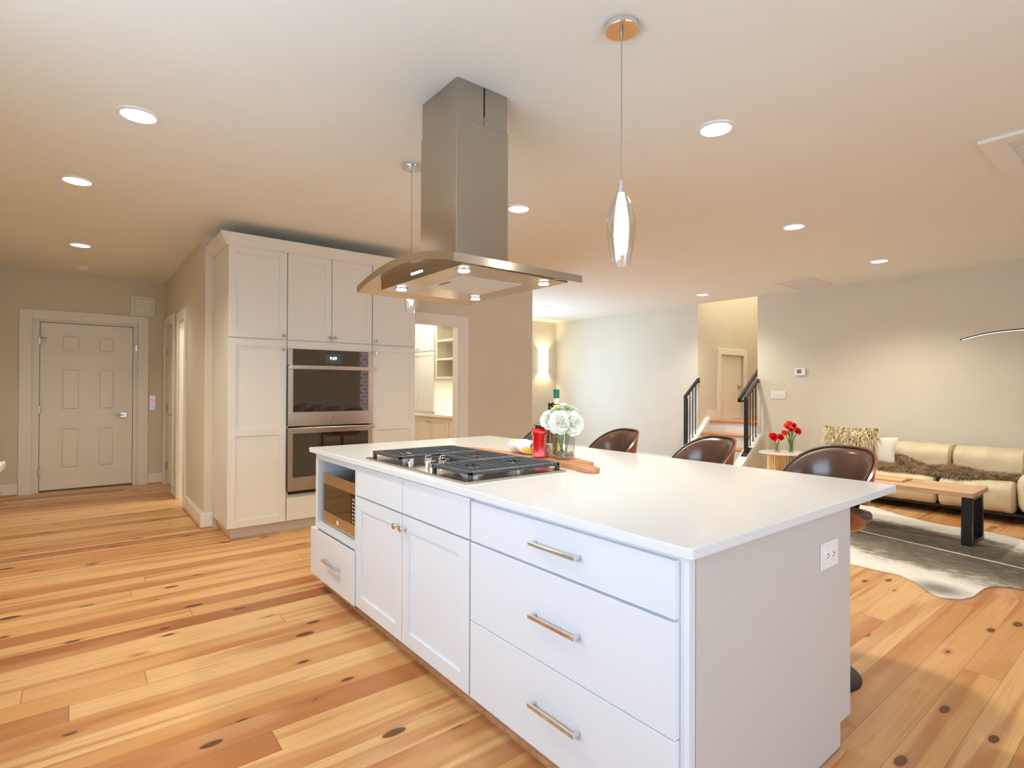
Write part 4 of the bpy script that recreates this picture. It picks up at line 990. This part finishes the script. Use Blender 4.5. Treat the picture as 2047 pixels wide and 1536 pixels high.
# ------------------------------------------------------------------ bar stools
def make_stool():
    t = thing('bar_stool', 'x', 'bar stool', (0, 0, 0), 'walnut and brown leather bar stools along the island')
    bm = B(); lathe(bm, (0, 0, 0), [(0.20, 0.0), (0.20, 0.006), (0.187, 0.013), (0.05, 0.022), (0.03, 0.03)], 56); obj('base', bm, 'black', t, True)
    bm = B(); lathe(bm, (0, 0, 0), [(0.030, 0.03), (0.030, 0.40), (0.020, 0.401), (0.020, 0.672)], 28); obj('column', bm, 'black', t, True)
    bm = B(); pts = [(-0.02-0.16*math.cos(a), 0.15*math.sin(a), 0.28) for a in [-PI/2+k*PI/14 for k in range(15)]]
    tube(bm, [(0.0, -0.15, 0.28)]+pts+[(0.0, 0.15, 0.28)], 0.009, 10); tube(bm, [(0.0, -0.15, 0.28), (0.0, 0.15, 0.28)], 0.009, 10); obj('footrest', bm, 'chrome', t, True)
    # seat shell: bent ply dish with side lobes
    def seat(u, v, off):
        x = -0.225+0.41*u; q = 2*v-1; s = abs(q)
        half = 0.215*(1.001-abs(2*u-1)**3.2)**0.5
        y = half*math.sin(q*PI/2*0.98)
        lobe = (0.16*math.exp(-((u-0.42)/0.26)**2))*max(0, s-0.55)**1.3*2.9
        z = 0.690+0.012*math.cos(PI*u)+0.045*s**3+lobe*0.35-off
        return Vector((x, y*(1+0.0*off), z))
    bm = B(); shell(bm, lambda u, v: seat(u, v, 0.014), lambda u, v: seat(u, v, 0.0), 20, 28); obj('seat_shell', bm, 'walnut', t, True)
    bm = B(); puff(bm, -0.215, 0.19, -0.17, 0.17, 0.706, 0.765, 0.030, 8); obj('seat_cushion', bm, 'brown', t, True)
    # wrap-around back
    A0 = math.radians(92)
    def back(u, v, off, grow=1.0):
        a = -A0+2*A0*u; q = abs(a)/A0
        top_ = 1.036-0.195*max(0, (q-0.12)/0.88)**2.1
        bot = 0.770+0.055*q**2
        vv = 0.5+(v-0.5)*grow; z = bot+(top_-bot)*vv
        r_ = 0.218+0.040*(z-0.77)/0.28-off
        return Vector((0.02+r_*0.95*math.cos(a), r_*math.sin(a), z))
    bm = B(); shell(bm, lambda u, v: back(u, v, 0.0), lambda u, v: back(u, v, 0.011), 48, 12); bk = obj('back_shell', bm, 'walnut', t, True)
    bm = B()
    def pad(u, v, off):
        u2 = 0.02+0.96*u; e = (4*v*(1-v))**0.35*(min(1, 12*u*(1-u)))**0.5
        return back(u2, 0.03+0.93*v, 0.0115+off*e, 1.0)
    shell(bm, lambda u, v: pad(u, v, 0.0), lambda u, v: pad(u, v, 0.030), 48, 16); obj('back_cushion', bm, 'brown', t, True)
    bm = B(); loop = [pad(k/60, 1.0, 0.0)+Vector((0, 0, 0.002)) for k in range(61)]+[pad(1.0, 1-k/10, 0) for k in range(1, 10)]+[pad(1-k/60, 0, 0)-Vector((0, 0, 0.002)) for k in range(61)]+[pad(0, k/10, 0) for k in range(1, 10)]
    loop = [p - Vector((p.x-0.02, p.y, 0)).normalized()*0.004 for p in loop]
    tube(bm, loop, 0.0042, 6, closed=True); obj('piping', bm, 'piping', bk, True)
    bm = B()      # bracket joining back and seat
    def br(u, v, off):
        y = -0.045+0.09*u; s = v; x = 0.10+0.155*math.sin(s*PI/2); z = 0.668+0.16*(1-math.cos(s*PI/2))
        return Vector((x+off, y, z-off*0.7))
    shell(bm, lambda u, v: br(u, v, 0.008), lambda u, v: br(u, v, 0.0), 4, 12); obj('back_bracket', bm, 'black', t, True)
    return t
st0 = make_stool()
SX = 2.68; SR = math.radians(-20)
st0.location = (SX, 1.122, 0); st0.rotation_euler = (0, 0, SR); st0['label'] = 'brown leather bar stool nearest the camera, before the sofa'
dup(st0, (SX, 1.79, 0), SR-math.radians(2), 'brown leather bar stool in front of the stairs, second from the near end')
dup(st0, (SX, 2.455, 0), SR+math.radians(3), 'brown leather bar stool before the pale far wall, third from the near end')
dup(st0, (SX, 3.20, 0), SR, 'farthest bar stool, almost wholly hidden behind the red jar')

# ------------------------------------------------------------------ stairs
t = thing('staircase', 'short white staircase with four oak treads and sloped white kerbs at the wall opening', 'stairs', (7.9, 4.65, 0))
nos = [(7.50, 0.195), (7.76, 0.388), (8.01, 0.583), (8.265, 0.776)]
for i, (xn, z) in enumerate(nos):
    xe = nos[i+1][0]+0.03 if i < 3 else 10.58
    y0, y1 = (4.222, 5.078) if i < 3 else (4.16, 5.155)
    if i == 3:
        bm = B(); box(bm, xn, 8.33, 4.222, 5.078, z-0.028, z, 0.006, 2); box(bm, 8.33, xe, 4.152, 5.168, z-0.028, z)
    else:
        bm = B(); box(bm, xn, xe, y0, y1, z-0.028, z, 0.008, 2)
    obj('tread', bm, 'oak', t)
    zb = 0 if i == 0 else nos[i-1][1]
    bm = B(); box(bm, xn+0.025, xn+0.045, 4.222, 5.078, zb, z-0.028); obj('riser', bm, 'trim', t)
for y0, y1 in ((4.085, 4.220), (5.080, 5.225)):
    bm = B(); sl = 0.766
    def zc(x): return 0.145+(x-7.46)*sl
    xE = 8.0595 if y0 < 4.5 else 8.0595
    prism(bm, [(7.46, 0.0), (xE, 0.0), (xE, zc(xE)), (7.46, zc(7.46))], lambda u, v, d: (u, d, v), y0+0.008, y1-0.008)
    k = obj('kerb_wall', bm, 'wall', t)
    bm = B(); prism(bm, [(7.45, zc(7.45)-0.05), (xE, zc(xE)-0.05), (xE, zc(xE)+0.022), (7.45, zc(7.45)+0.022)], lambda u, v, d: (u, d, v), y0, y1)
    obj('kerb_cap', bm, 'trim', k)
bm = B(); prism(bm, [(8.062, 0.0), (8.33, 0.0), (8.33, 0.83), (8.28, 0.83), (8.062, zc(8.062)+0.022)], lambda u, v, d: (u, d, v), 5.080, 5.168); obj('skirt_board', bm, 'trim', t)
def railing(y, label, xp):
    t = thing('stair_railing', label, 'railing', (xp, y, 0.3), 'black metal railings at the foot of the stairs')
    zc = lambda x: 0.145+(x-7.46)*0.766+0.022
    bm = B(); prism(bm, [(xp-0.075, zc(xp-0.075)+0.001), (xp+0.075, zc(xp+0.075)+0.001), (xp+0.075, zc(xp+0.075)+0.013), (xp-0.075, zc(xp-0.075)+0.013)], lambda u, v, d: (u, d, v), y-0.045, y+0.045); obj('base_plate', bm, 'black', t)
    bm = B(); box(bm, xp-0.025, xp+0.025, y-0.025, y+0.025, zc(xp)-0.005, 1.16, 0.002); obj('newel_post', bm, 'black', t)
    bm = B(); prism(bm, [(xp-0.028, 1.150), (xp-0.028, 1.185), (8.05, 1.185+(8.05-xp+0.028)*0.766), (8.05, 1.150+(8.05-xp+0.028)*0.766)], lambda u, v, d: (u, d, v), y-0.025, y+0.025); obj('top_rail', bm, 'black', t)
    for k in range(1, 4):
        x = xp+0.03+k*0.082
        bm = B(); box(bm, x-0.006, x+0.006, y-0.006, y+0.006, zc(x)-0.004, 1.155+(x-xp+0.028)*0.766); obj('baluster', bm, 'black', t)
    bm = B(); box(bm, 8.035, 8.059, y-0.02, y+0.02, 1.40, 1.44); obj('wall_bracket', bm, 'black', t)
railing(5.15, 'black metal stair railing on the left, against the pale far wall', 7.69)
railing(4.145, 'black metal stair railing on the right with newel post on a white kerb', 7.72)
t = thing('wall_handrail', 'dark sloping handrail with a level foot, inside the right stair wall', 'handrail', (8.0, 4.27, 1.2))
bm = B(); prism(bm, [(7.755, 1.115), (7.86, 1.115), (7.86, 1.14), (8.90, 1.985), (8.90, 2.03), (7.755, 1.150+0.0)], lambda u, v, d: (u, d, v), 4.25, 4.29)
bm.free(); bm = B(); A_ = Vector((7.76, 4.27, 1.13)); 
prism(bm, [(7.74, 1.112), (8.95, 2.085), (8.95, 2.135), (7.74, 1.162)], lambda u, v, d: (u, d, v), 4.25, 4.29)
box(bm, 7.74, 7.90, 4.25, 4.29, 1.106, 1.135); obj('rail', bm, 'black', t)
for x in (8.25, 8.8):
    bm = B(); z = 1.112+(x-7.74)*0.804; tube(bm, [(x, 4.27, z), (x, 4.22, z-0.04), (x, 4.152, z-0.04)], 0.007, 8); obj('bracket', bm, 'black', t, True)

# ------------------------------------------------------------------ sofa and its things
t = thing('sofa', 'long low cream leather sofa along the right wall under a brown fur throw', 'sofa', (7.5, 1.7, 0))
SY = [(1.085, 1.70), (1.70, 2.32), (2.32, 2.90)]
for k, (a, b_) in enumerate(SY):
    bm = B(); puff(bm, 7.00, 7.72, a+0.002, b_-0.002, 0.10, 0.405, (0.12, 0.035, 0.10), 14, 0.012, k*3.1); obj('seat_cushion', bm, 'cream', t, True)
    def lean(p): p = p.copy(); p.x += (p.z-0.3)*0.16; return p
    bm = B(); puff(bm, 7.52, 7.90, a+0.002, b_-0.002, 0.30, 0.685, (0.13, 0.035, 0.14), 14, 0.014, 9+k*2.3, lean); obj('back_cushion', bm, 'cream', t, True)
for y0, y1 in ((0.78, 1.083), (2.902, 3.12)):
    bm = B(); puff(bm, 6.98, 7.95, y0, y1, 0.10, 0.53 if y0 < 1 else 0.50, 0.13, 12, 0.01, 5.0); obj('armrest', bm, 'cream', t, True)
bm = B(); box(bm, 7.08, 7.90, 0.82, 3.08, 0.078, 0.11); obj('base_rail', bm, 'black', t)
for x in (7.16, 7.84):
    for y in (0.9, 3.0): bm = B(); box(bm, x-0.03, x+0.03, y-0.03, y+0.03, 0.0, 0.08); obj('leg', bm, 'black', t)

def strands(bm, pts_fn, n_, L, W_, rnd, droop=0.5, seg=3):
    for _ in range(n_):
        p, nrm = pts_fn(rnd)
        d = (nrm+Vector((rnd.uniform(-1, 1), rnd.uniform(-1, 1), rnd.uniform(-.6, .6)))*0.75).normalized()
        s_ = d.cross(Vector((rnd.uniform(-1, 1), rnd.uniform(-1, 1), rnd.uniform(-1, 1)))).normalized()*W_
        l_ = L*rnd.uniform(0.6, 1.25); prev = None
        for i in range(seg+1):
            q = i/seg; c = p+d*l_*q+Vector((0, 0, -droop*l_*q*q)); wq = s_*(1-0.75*q)
            cur = (bm.verts.new(c-wq), bm.verts.new(c+wq))
            if prev: bm.faces.new((prev[0], prev[1], cur[1], cur[0]))
            prev = cur
# fur throw: furrowed hide lying over seats, creeping up the back
def throw_pt(u, v):
    y = 1.10+1.62*u
    e0 = 7.10+0.07*noise.noise(Vector((u*5, 1.3, 0)))+0.10*abs(2*u-1)**3
    e1 = 7.58+0.05*noise.noise(Vector((u*6, 7.7, 0)))
    x = e0+(e1-e0)*v
    z = 0.415+0.020*noise.noise(Vector((u*9, v*4, 2)))
    hump = 0.11*math.exp(-((u-0.66)/0.10)**2)*max(0, v-0.45)*2.0+0.05*math.exp(-((u-0.36)/0.09)**2)*max(0, v-0.5)*2
    if u < 0.12: x = max(x, 7.15)
    return Vector((x, y, z+hump))
t = thing('fur_throw', 'long brown fur throw spread across the sofa seats', 'throw', (7.35, 1.8, 0.42))
bm = B(); shell(bm, lambda u, v: throw_pt(u, v)+Vector((0, 0, 0.012)), lambda u, v: throw_pt(u, v), 60, 14); obj('hide', bm, 'fur', t, True)
bm = B(); rnd = random.Random(11)
def fp(r_):
    u, v = r_.random(), r_.random()
    if r_.random() < 0.2: return throw_pt(u, v*0.03)+Vector((0, 0, 0.010)), Vector((-1.0, 0, 0.05))
    return throw_pt(u, v)+Vector((0, 0, 0.012)), Vector((-0.35, 0, 0.8))
strands(bm, fp, 12000, 0.062, 0.0024, rnd, 0.45, 2); o = obj('fur', bm, 'fur', t, False); o['kind'] = 'stuff'
# shag pillow and plain pillow
def pillow_pt(c, ux, uy, n_, W_, H_, T_, p):
    return None
def pillow(bm, c, wdir, up, W_, H_, T_):
    wdir = Vector(wdir).normalized(); up = Vector(up).normalized(); nr = wdir.cross(up)
    def f(u, v, s):
        a, b_ = 2*u-1, 2*v-1; e = ((1-a**2)*(1-b_**2))
        pin = 1-0.10*(1-abs(a))*b_*b_ ; pin2 = 1-0.10*(1-abs(b_))*a*a
        return Vector(c)+wdir*(a*W_/2*pin2)+up*(b_*H_/2*pin)+nr*s*(T_/2)*max(0.0, e)**0.42
    shell(bm, lambda u, v: f(u, v, 1), lambda u, v: f(u, v, -1), 18, 18); bmesh.ops.remove_doubles(bm, verts=bm.verts[:], dist=0.0006)
    return f
pu = Vector((0.40, 0, 0.92)); pw = Vector((0.05, -1, 0))
bm = B(); pillow(bm, (7.42, 2.40, 0.585), (0.05, -1, 0.0), (0.36, 0, 0.93), 0.46, 0.34, 0.12)
single('plain_pillow', bm, 'linen', 'plain cream pillow leaning on the sofa below the shaggy one', 'pillow', (7.42, 2.40, 0.585), smooth=True)
t = thing('shag_pillow', 'shaggy golden ribbon pillow at the left end of the sofa', 'pillow', (7.36, 2.60, 0.65))
bm = B(); ff = pillow(bm, (7.34, 2.63, 0.665), (0.05, -1, 0.0), (0.30, 0, 0.95), 0.58, 0.38, 0.13); obj('cushion', bm, 'shagb', t, True)
bm = B(); rnd = random.Random(2)
def sp(r_):
    u, v = r_.random(), r_.random(); s = -1 if r_.random() < 0.2 else 1
    return ff(u, v, s), Vector((-s*0.9, 0, -0.1)) if s > 0 else Vector((0.6, 0, 0.4))
strands(bm, sp, 1700, 0.085, 0.0052, rnd, 0.75, 4); o = obj('ribbons', bm, 'shag', t, False); o['kind'] = 'stuff'

# ------------------------------------------------------------------ cowhide rug
from mathutils import geometry
bm = B(); ang = math.atan2(0.951-1.921, 5.428-5.631)   # spine direction
RC = Vector((5.52, 1.45, 0.0)); dY = Vector((5.631-5.428, 1.921-0.951, 0)).normalized(); dX = Vector((dY.y, -dY.x, 0))
outl = [(4.50, 1.60), (4.50, 1.44), (4.50, 1.29), (4.36, 1.14), (4.24, 1.03), (4.27, 0.94), (4.42, 0.88), (4.66, 0.87), (4.80, 0.78), (4.82, 0.60), (4.76, 0.30), (4.90, 0.02), (5.20, -0.15), (5.60, -0.22), (6.0, -0.16), (6.30, 0.05), (6.42, 0.35), (6.40, 0.70), (6.42, 0.95), (6.52, 1.24), (6.50, 1.55), (6.64, 1.90), (6.88, 2.24), (6.92, 2.50), (6.72, 2.72), (6.35, 2.70), (6.0, 2.85), (5.6, 2.95), (5.2, 2.88), (4.95, 2.62), (4.60, 2.55), (4.35, 2.35), (4.42, 2.05), (4.52, 1.85)]
outl = smooth_poly(outl, 5)
outl = [(x+0.012*noise.noise(Vector((x*14, y*14, 0))), y+0.012*noise.noise(Vector((x*14, y*14, 9)))) for x, y in outl]
prism(bm, outl, lambda u, v, d: Vector((u, v, d)), 0.001, 0.009, 0.0)
R4 = Matrix((dX, dY, Vector((0, 0, 1)))).to_4x4()
bmesh.ops.translate(bm, verts=bm.verts[:], vec=-RC); bmesh.ops.transform(bm, matrix=R4, verts=bm.verts[:])
o = bpy.data.objects.new('cowhide_rug', mesh_from('cowhide_rug', bm, False)); COL.objects.link(o); o.location = RC
o.rotation_euler = R4.transposed().to_euler(); o.data.materials.append(M['cowhide'])
o['label'] = 'grey brown and white cowhide rug on the floor under the bench table'; o['category'] = 'rug'

# ------------------------------------------------------------------ coffee table
t = thing('bench_table', 'long oak bench table with black trapezoid metal legs on the cowhide', 'coffee table', (5.98, 1.80, 0))
bm = B(); TT = 0.455
box(bm, 5.735, 6.245, 1.140, 2.45, TT-0.040, TT, 0.003); obj('table_top', bm, 'oakt', t)
for y in (1.195, 2.35):
    bm = B(); z1 = TT-0.0405; zf = 0.0095; wd = 0.036
    for s, (xb, xt) in ((1, (5.775, 5.80)), (-1, (6.195, 6.165))):
        q = 0.045*s
        prism(bm, [(xb, zf), (xb+q, zf), (xt+q, z1), (xt, z1)], lambda u, v, d: (u, d, v), y-wd, y+wd)
    box(bm, 5.82, 6.15, y-wd, y+wd, zf, zf+0.03); box(bm, 5.845, 6.12, y-wd, y+wd, z1-0.03, z1)
    obj('leg', bm, 'black', t)
for k, (x0, x1, z) in enumerate(((5.93, 6.07, 0), (6.04, 6.20, 0.0),)):
    pass
bm = B(); box(bm, 5.90, 6.20, 1.68, 2.42, TT+0.0005, TT+0.020, 0.003); single('serving_tray', bm, 'pale', 'thin pale wooden tray lying on the bench table', 'tray', (6.05, 2.2, TT))
bm = B(); box(bm, 6.03, 6.06, 1.56, 2.35, TT+0.0208, TT+0.029, 0.002); single('wooden_paddle', bm, 'pale', 'slim pale wooden stick lying along the tray on the bench table', 'stick', (6.05, 1.95, TT+0.021))

# ------------------------------------------------------------------ side table with vases
tx, ty, tz = 7.30, 3.42, 0.47
t = thing('side_table', 'round stone topped side table on a fluted brass drum beside the sofa', 'side table', (tx, ty, 0))
bm = B(); lathe(bm, (tx, ty, 0), [(0.275, tz-0.025), (0.29, tz-0.015), (0.29, tz-0.004), (0.285, tz)], 56); obj('table_top', bm, 'marble', t, True)
bm = B(); n_ = 120
def drum(u, v, off):
    a = 2*PI*u; r_ = 0.185+0.005*abs(math.cos(a*15))-off; return Vector((tx+r_*math.cos(a), ty+r_*math.sin(a), 0.001+(tz-0.0265)*v))
shell(bm, lambda u, v: drum(u, v, 0), lambda u, v: drum(u, v, 0.01), 180, 2, True); obj('drum_base', bm, 'gold', t, True)
def small_vase(vx, vy, r_, h_, flowers, lab, blab, mat, nm):
    t = thing('bud_vase', lab, 'vase', (vx, vy, tz), 'small vases on the side table')
    bm = B(); square_vase(bm, vx, vy, tz+0.0005, r_, h_, 0.002); box(bm, vx-r_*.95, vx+r_*.95, vy-r_*.95, vy+r_*.95, tz+0.0005, tz+0.006); obj('glass', bm, 'glass', t, True)
    t = thing(nm, blab, 'flowers', (vx, vy, tz+0.01), 'red flower bunches on the side table')
    tops = []
    for i, (a, b_, c, rr, mt) in enumerate(flowers):
        p = Vector((vx, vy, tz))+R3*a+F3*c+Vector((0, 0, b_)); tops.append(p)
        bm = B(); bloom(bm, p, rr, 3, (-.35+a, -.6, .55), i+40); obj('bloom', bm, mt, t, True)
    bm = B(); stems(bm, tops+tops, vx, vy, tz+0.008, 0.0042 if r_ > 0.03 else 0.003, r_*0.55); 
    for i, p in enumerate(tops): leafm(bm, (Vector((vx, vy, tz+h_*0.9))+p)/2, (R3 if i % 2 else -R3)+Vector((0, 0, 0.5)), 0.05, 0.014)
    obj('stems', bm, 'stem', t, True)
small_vase(7.36, 3.335, 0.040, 0.19, [(-0.05, 0.345, 0, 0.046, 'petalo'), (0.045, 0.355, 0.02, 0.040, 'petalr'), (-0.005, 0.375, 0.03, 0.044, 'petalo'), (0.075, 0.285, -0.02, 0.050, 'petalr'), (-0.085, 0.255, 0, 0.042, 'petalo'), (-0.01, 0.30, -0.02, 0.032, 'petalr')],
           'taller green tinted glass vase, right one of two on the side table', 'tall bunch of coral and red ranunculus in the taller vase', 'glass', 'ranunculus_bunch')
small_vase(7.22, 3.455, 0.036, 0.12, [(-0.045, 0.205, 0, 0.058, 'petalr'), (0.05, 0.20, 0, 0.046, 'petalr')],
           'short clear glass vase, left one of two on the side table', 'two deep red roses in the short vase', 'glass', 'rose_bunch')

# ------------------------------------------------------------------ arc floor lamp
t = thing('arc_floor_lamp', 'thin black arc lamp with a glowing underside reaching in from the right edge', 'floor lamp', (7.6, -0.75, 0))
ctrl = [(6.9, 1.475, 1.807), (6.9, 1.30, 1.852), (6.9, 1.10, 1.874), (6.9, 0.85, 1.872), (6.93, 0.5, 1.82), (7.0, 0.1, 1.68), (7.12, -0.3, 1.40), (7.3, -0.6, 1.0), (7.45, -0.75, 0.5), (7.5, -0.78, 0.03)]
P_ = []
for i in range(len(ctrl)-1):
    p0, p1, p2, p3 = [Vector(ctrl[min(max(i+k, 0), len(ctrl)-1)]) for k in (-1, 0, 1, 2)]
    for k in range(6):
        s = k/6; P_.append(0.5*((2*p1)+(-p0+p2)*s+(2*p0-5*p1+4*p2-p3)*s*s+(-p0+3*p1-3*p2+p3)*s**3))
P_.append(Vector(ctrl[-1]))
bm = B(); tube(bm, P_, 0.0060, 8); obj('arm', bm, 'black', t, True)
bm = B(); tube(bm, [p+Vector((-0.003, 0, -0.0085)) for p in P_[1:30]], 0.0020, 6); obj('light_strip', bm, 'strip', t, True)
bm = B(); lathe(bm, (7.5, -0.78, 0), [(0.15, 0.0), (0.15, 0.02), (0.14, 0.03)], 40); obj('base', bm, 'black', t, True)

# ------------------------------------------------------------------ left counter run
t = thing('base_cabinet_run', 'white base cabinet at the left edge of the photo', 'cabinet', (-0.65, 3.0, 0))
bm = B(); box(bm, -0.966, -0.345, 2.2, 3.86, 0.105, 0.883); obj('carcass', bm, 'isl', t)
bm = B(); box(bm, -0.966, -0.41, 2.2, 3.86, 0, 0.105); obj('toe_kick', bm, 'isl', t)
for a in (2.21, 3.04):
    bm = B(); abox(bm, 'x', -0.345, -0.3252, a, a+0.81, 0.11, 0.70); q = obj('door', bm, 'isl', t)
    bm = B(); box(bm, -0.3445, -0.3252, a, a+0.81, 0.71, 0.872); q = obj('drawer', bm, 'isl', t)
    bm = B(); box(bm, -0.302, -0.292, a+0.25, a+0.55, 0.785, 0.797); box(bm, -0.325, -0.300, a+0.25, a+0.262, 0.785, 0.797); box(bm, -0.325, -0.300, a+0.538, a+0.55, 0.785, 0.797); obj('handle', bm, 'chrome', q)
bm = B(); box(bm, -0.968, -0.300, 2.2, 3.885, 0.8835, TOPZ, 0.002); single('side_countertop', bm, 'top', 'white worktop corner cut by the left edge of the photo', 'countertop', (-0.65, 3.0, 0.8835))

# ------------------------------------------------------------------ pantry interior
PX = 4.14
t = thing('pantry_base_cabinet', 'cream pantry base cabinet with shaker doors below the lit counter', 'cabinet', (4.4, 7.2, 0))
bm = B(); box(bm, PX+0.021, 4.76, 5.90, 8.62, 0.105, 0.868); obj('carcass', bm, 'cab', t)
bm = B(); box(bm, PX+0.09, 4.76, 5.90, 8.62, 0, 0.105); obj('toe_kick', bm, 'cab', t)
for a, b_, ky in ((5.92, 6.29, 6.25), (6.30, 6.73, 6.34), (6.735, 7.21, 7.17), (7.22, 7.70, 7.26), (7.71, 8.20, 8.16)):
    bm = B(); shaker(bm, 'x', PX, 1, a, b_, 0.11, 0.86, 0.06); q = obj('door', bm, 'cab', t); knob(q, (PX, ky, 0.79), (-1, 0, 0), 'nickel')
bm = B(); box(bm, PX-0.03, 4.762, 5.88, 8.625, 0.8685, 0.908, 0.002); single('pantry_countertop', bm, 'wallw', 'white counter inside the pantry doorway', 'countertop', (4.4, 7.2, 0.8685))
t = thing('pantry_tall_cupboard', 'pale shaker cupboard with two stacked doors, left inside the pantry doorway', 'cabinet', (4.4, 7.6, 0.92))
bm = B(); box(bm, PX+0.021, 4.76, 7.085, 8.2, 0.9085, 2.50); obj('carcass', bm, 'isl', t)
for a, b_ in ((7.09, 7.56), (7.57, 8.04)):
    bm = B(); shaker(bm, 'x', PX, 1, a, b_, 0.945, 1.85, 0.055); q = obj('door', bm, 'isl', t); knob(q, (PX, b_-0.03 if a < 7.3 else a+0.03, 1.79), (-1, 0, 0), 'nickel', 0.011, 0.024)
    bm = B(); shaker(bm, 'x', PX, 1, a, b_, 1.865, 2.27, 0.055); q = obj('door', bm, 'isl', t); knob(q, (PX, b_-0.03 if a < 7.3 else a+0.03, 1.90), (-1, 0, 0), 'nickel', 0.011, 0.024)
t = thing('pantry_shelf_unit', 'open cream shelf unit with three bays inside the pantry', 'shelf unit', (4.4, 6.6, 1.45))
sx0 = PX+0.03
bm = B(); box(bm, sx0, 4.75, 7.045, 7.083, 1.44, 2.30); box(bm, sx0, 4.75, 6.03, 6.06, 1.44, 2.30); box(bm, 4.74, 4.76, 6.06, 7.045, 1.44, 2.30); box(bm, sx0, 4.74, 6.06, 7.045, 2.27, 2.30); obj('case', bm, 'cab', t)
for z in (1.44, 1.71, 1.985):
    bm = B(); box(bm, sx0, 4.739, 6.062, 7.043, z, z+0.028); obj('shelf', bm, 'cab', t)
# lamps behind the walls: pantry ceiling and under-shelf, side room
for nm, loc, pw_, col in (('pantry_lamp', (3.5, 7.0, H-0.1), 45, (1, 0.86, 0.66)), ('side_room_lamp', (1.8, 7.1, H-0.1), 70, (1, 0.95, 0.86))):
    l = bpy.data.lights.new(nm, 'POINT'); l.energy = pw_; l.color = col; l.shadow_soft_size = 0.12
    o = bpy.data.objects.new(nm, l); COL.objects.link(o); o.location = loc
area('under_shelf_lamp', (4.45, 6.55, 1.425), (0, 0, -1), 0.8, 0.05, 9, (1, 0.84, 0.6))
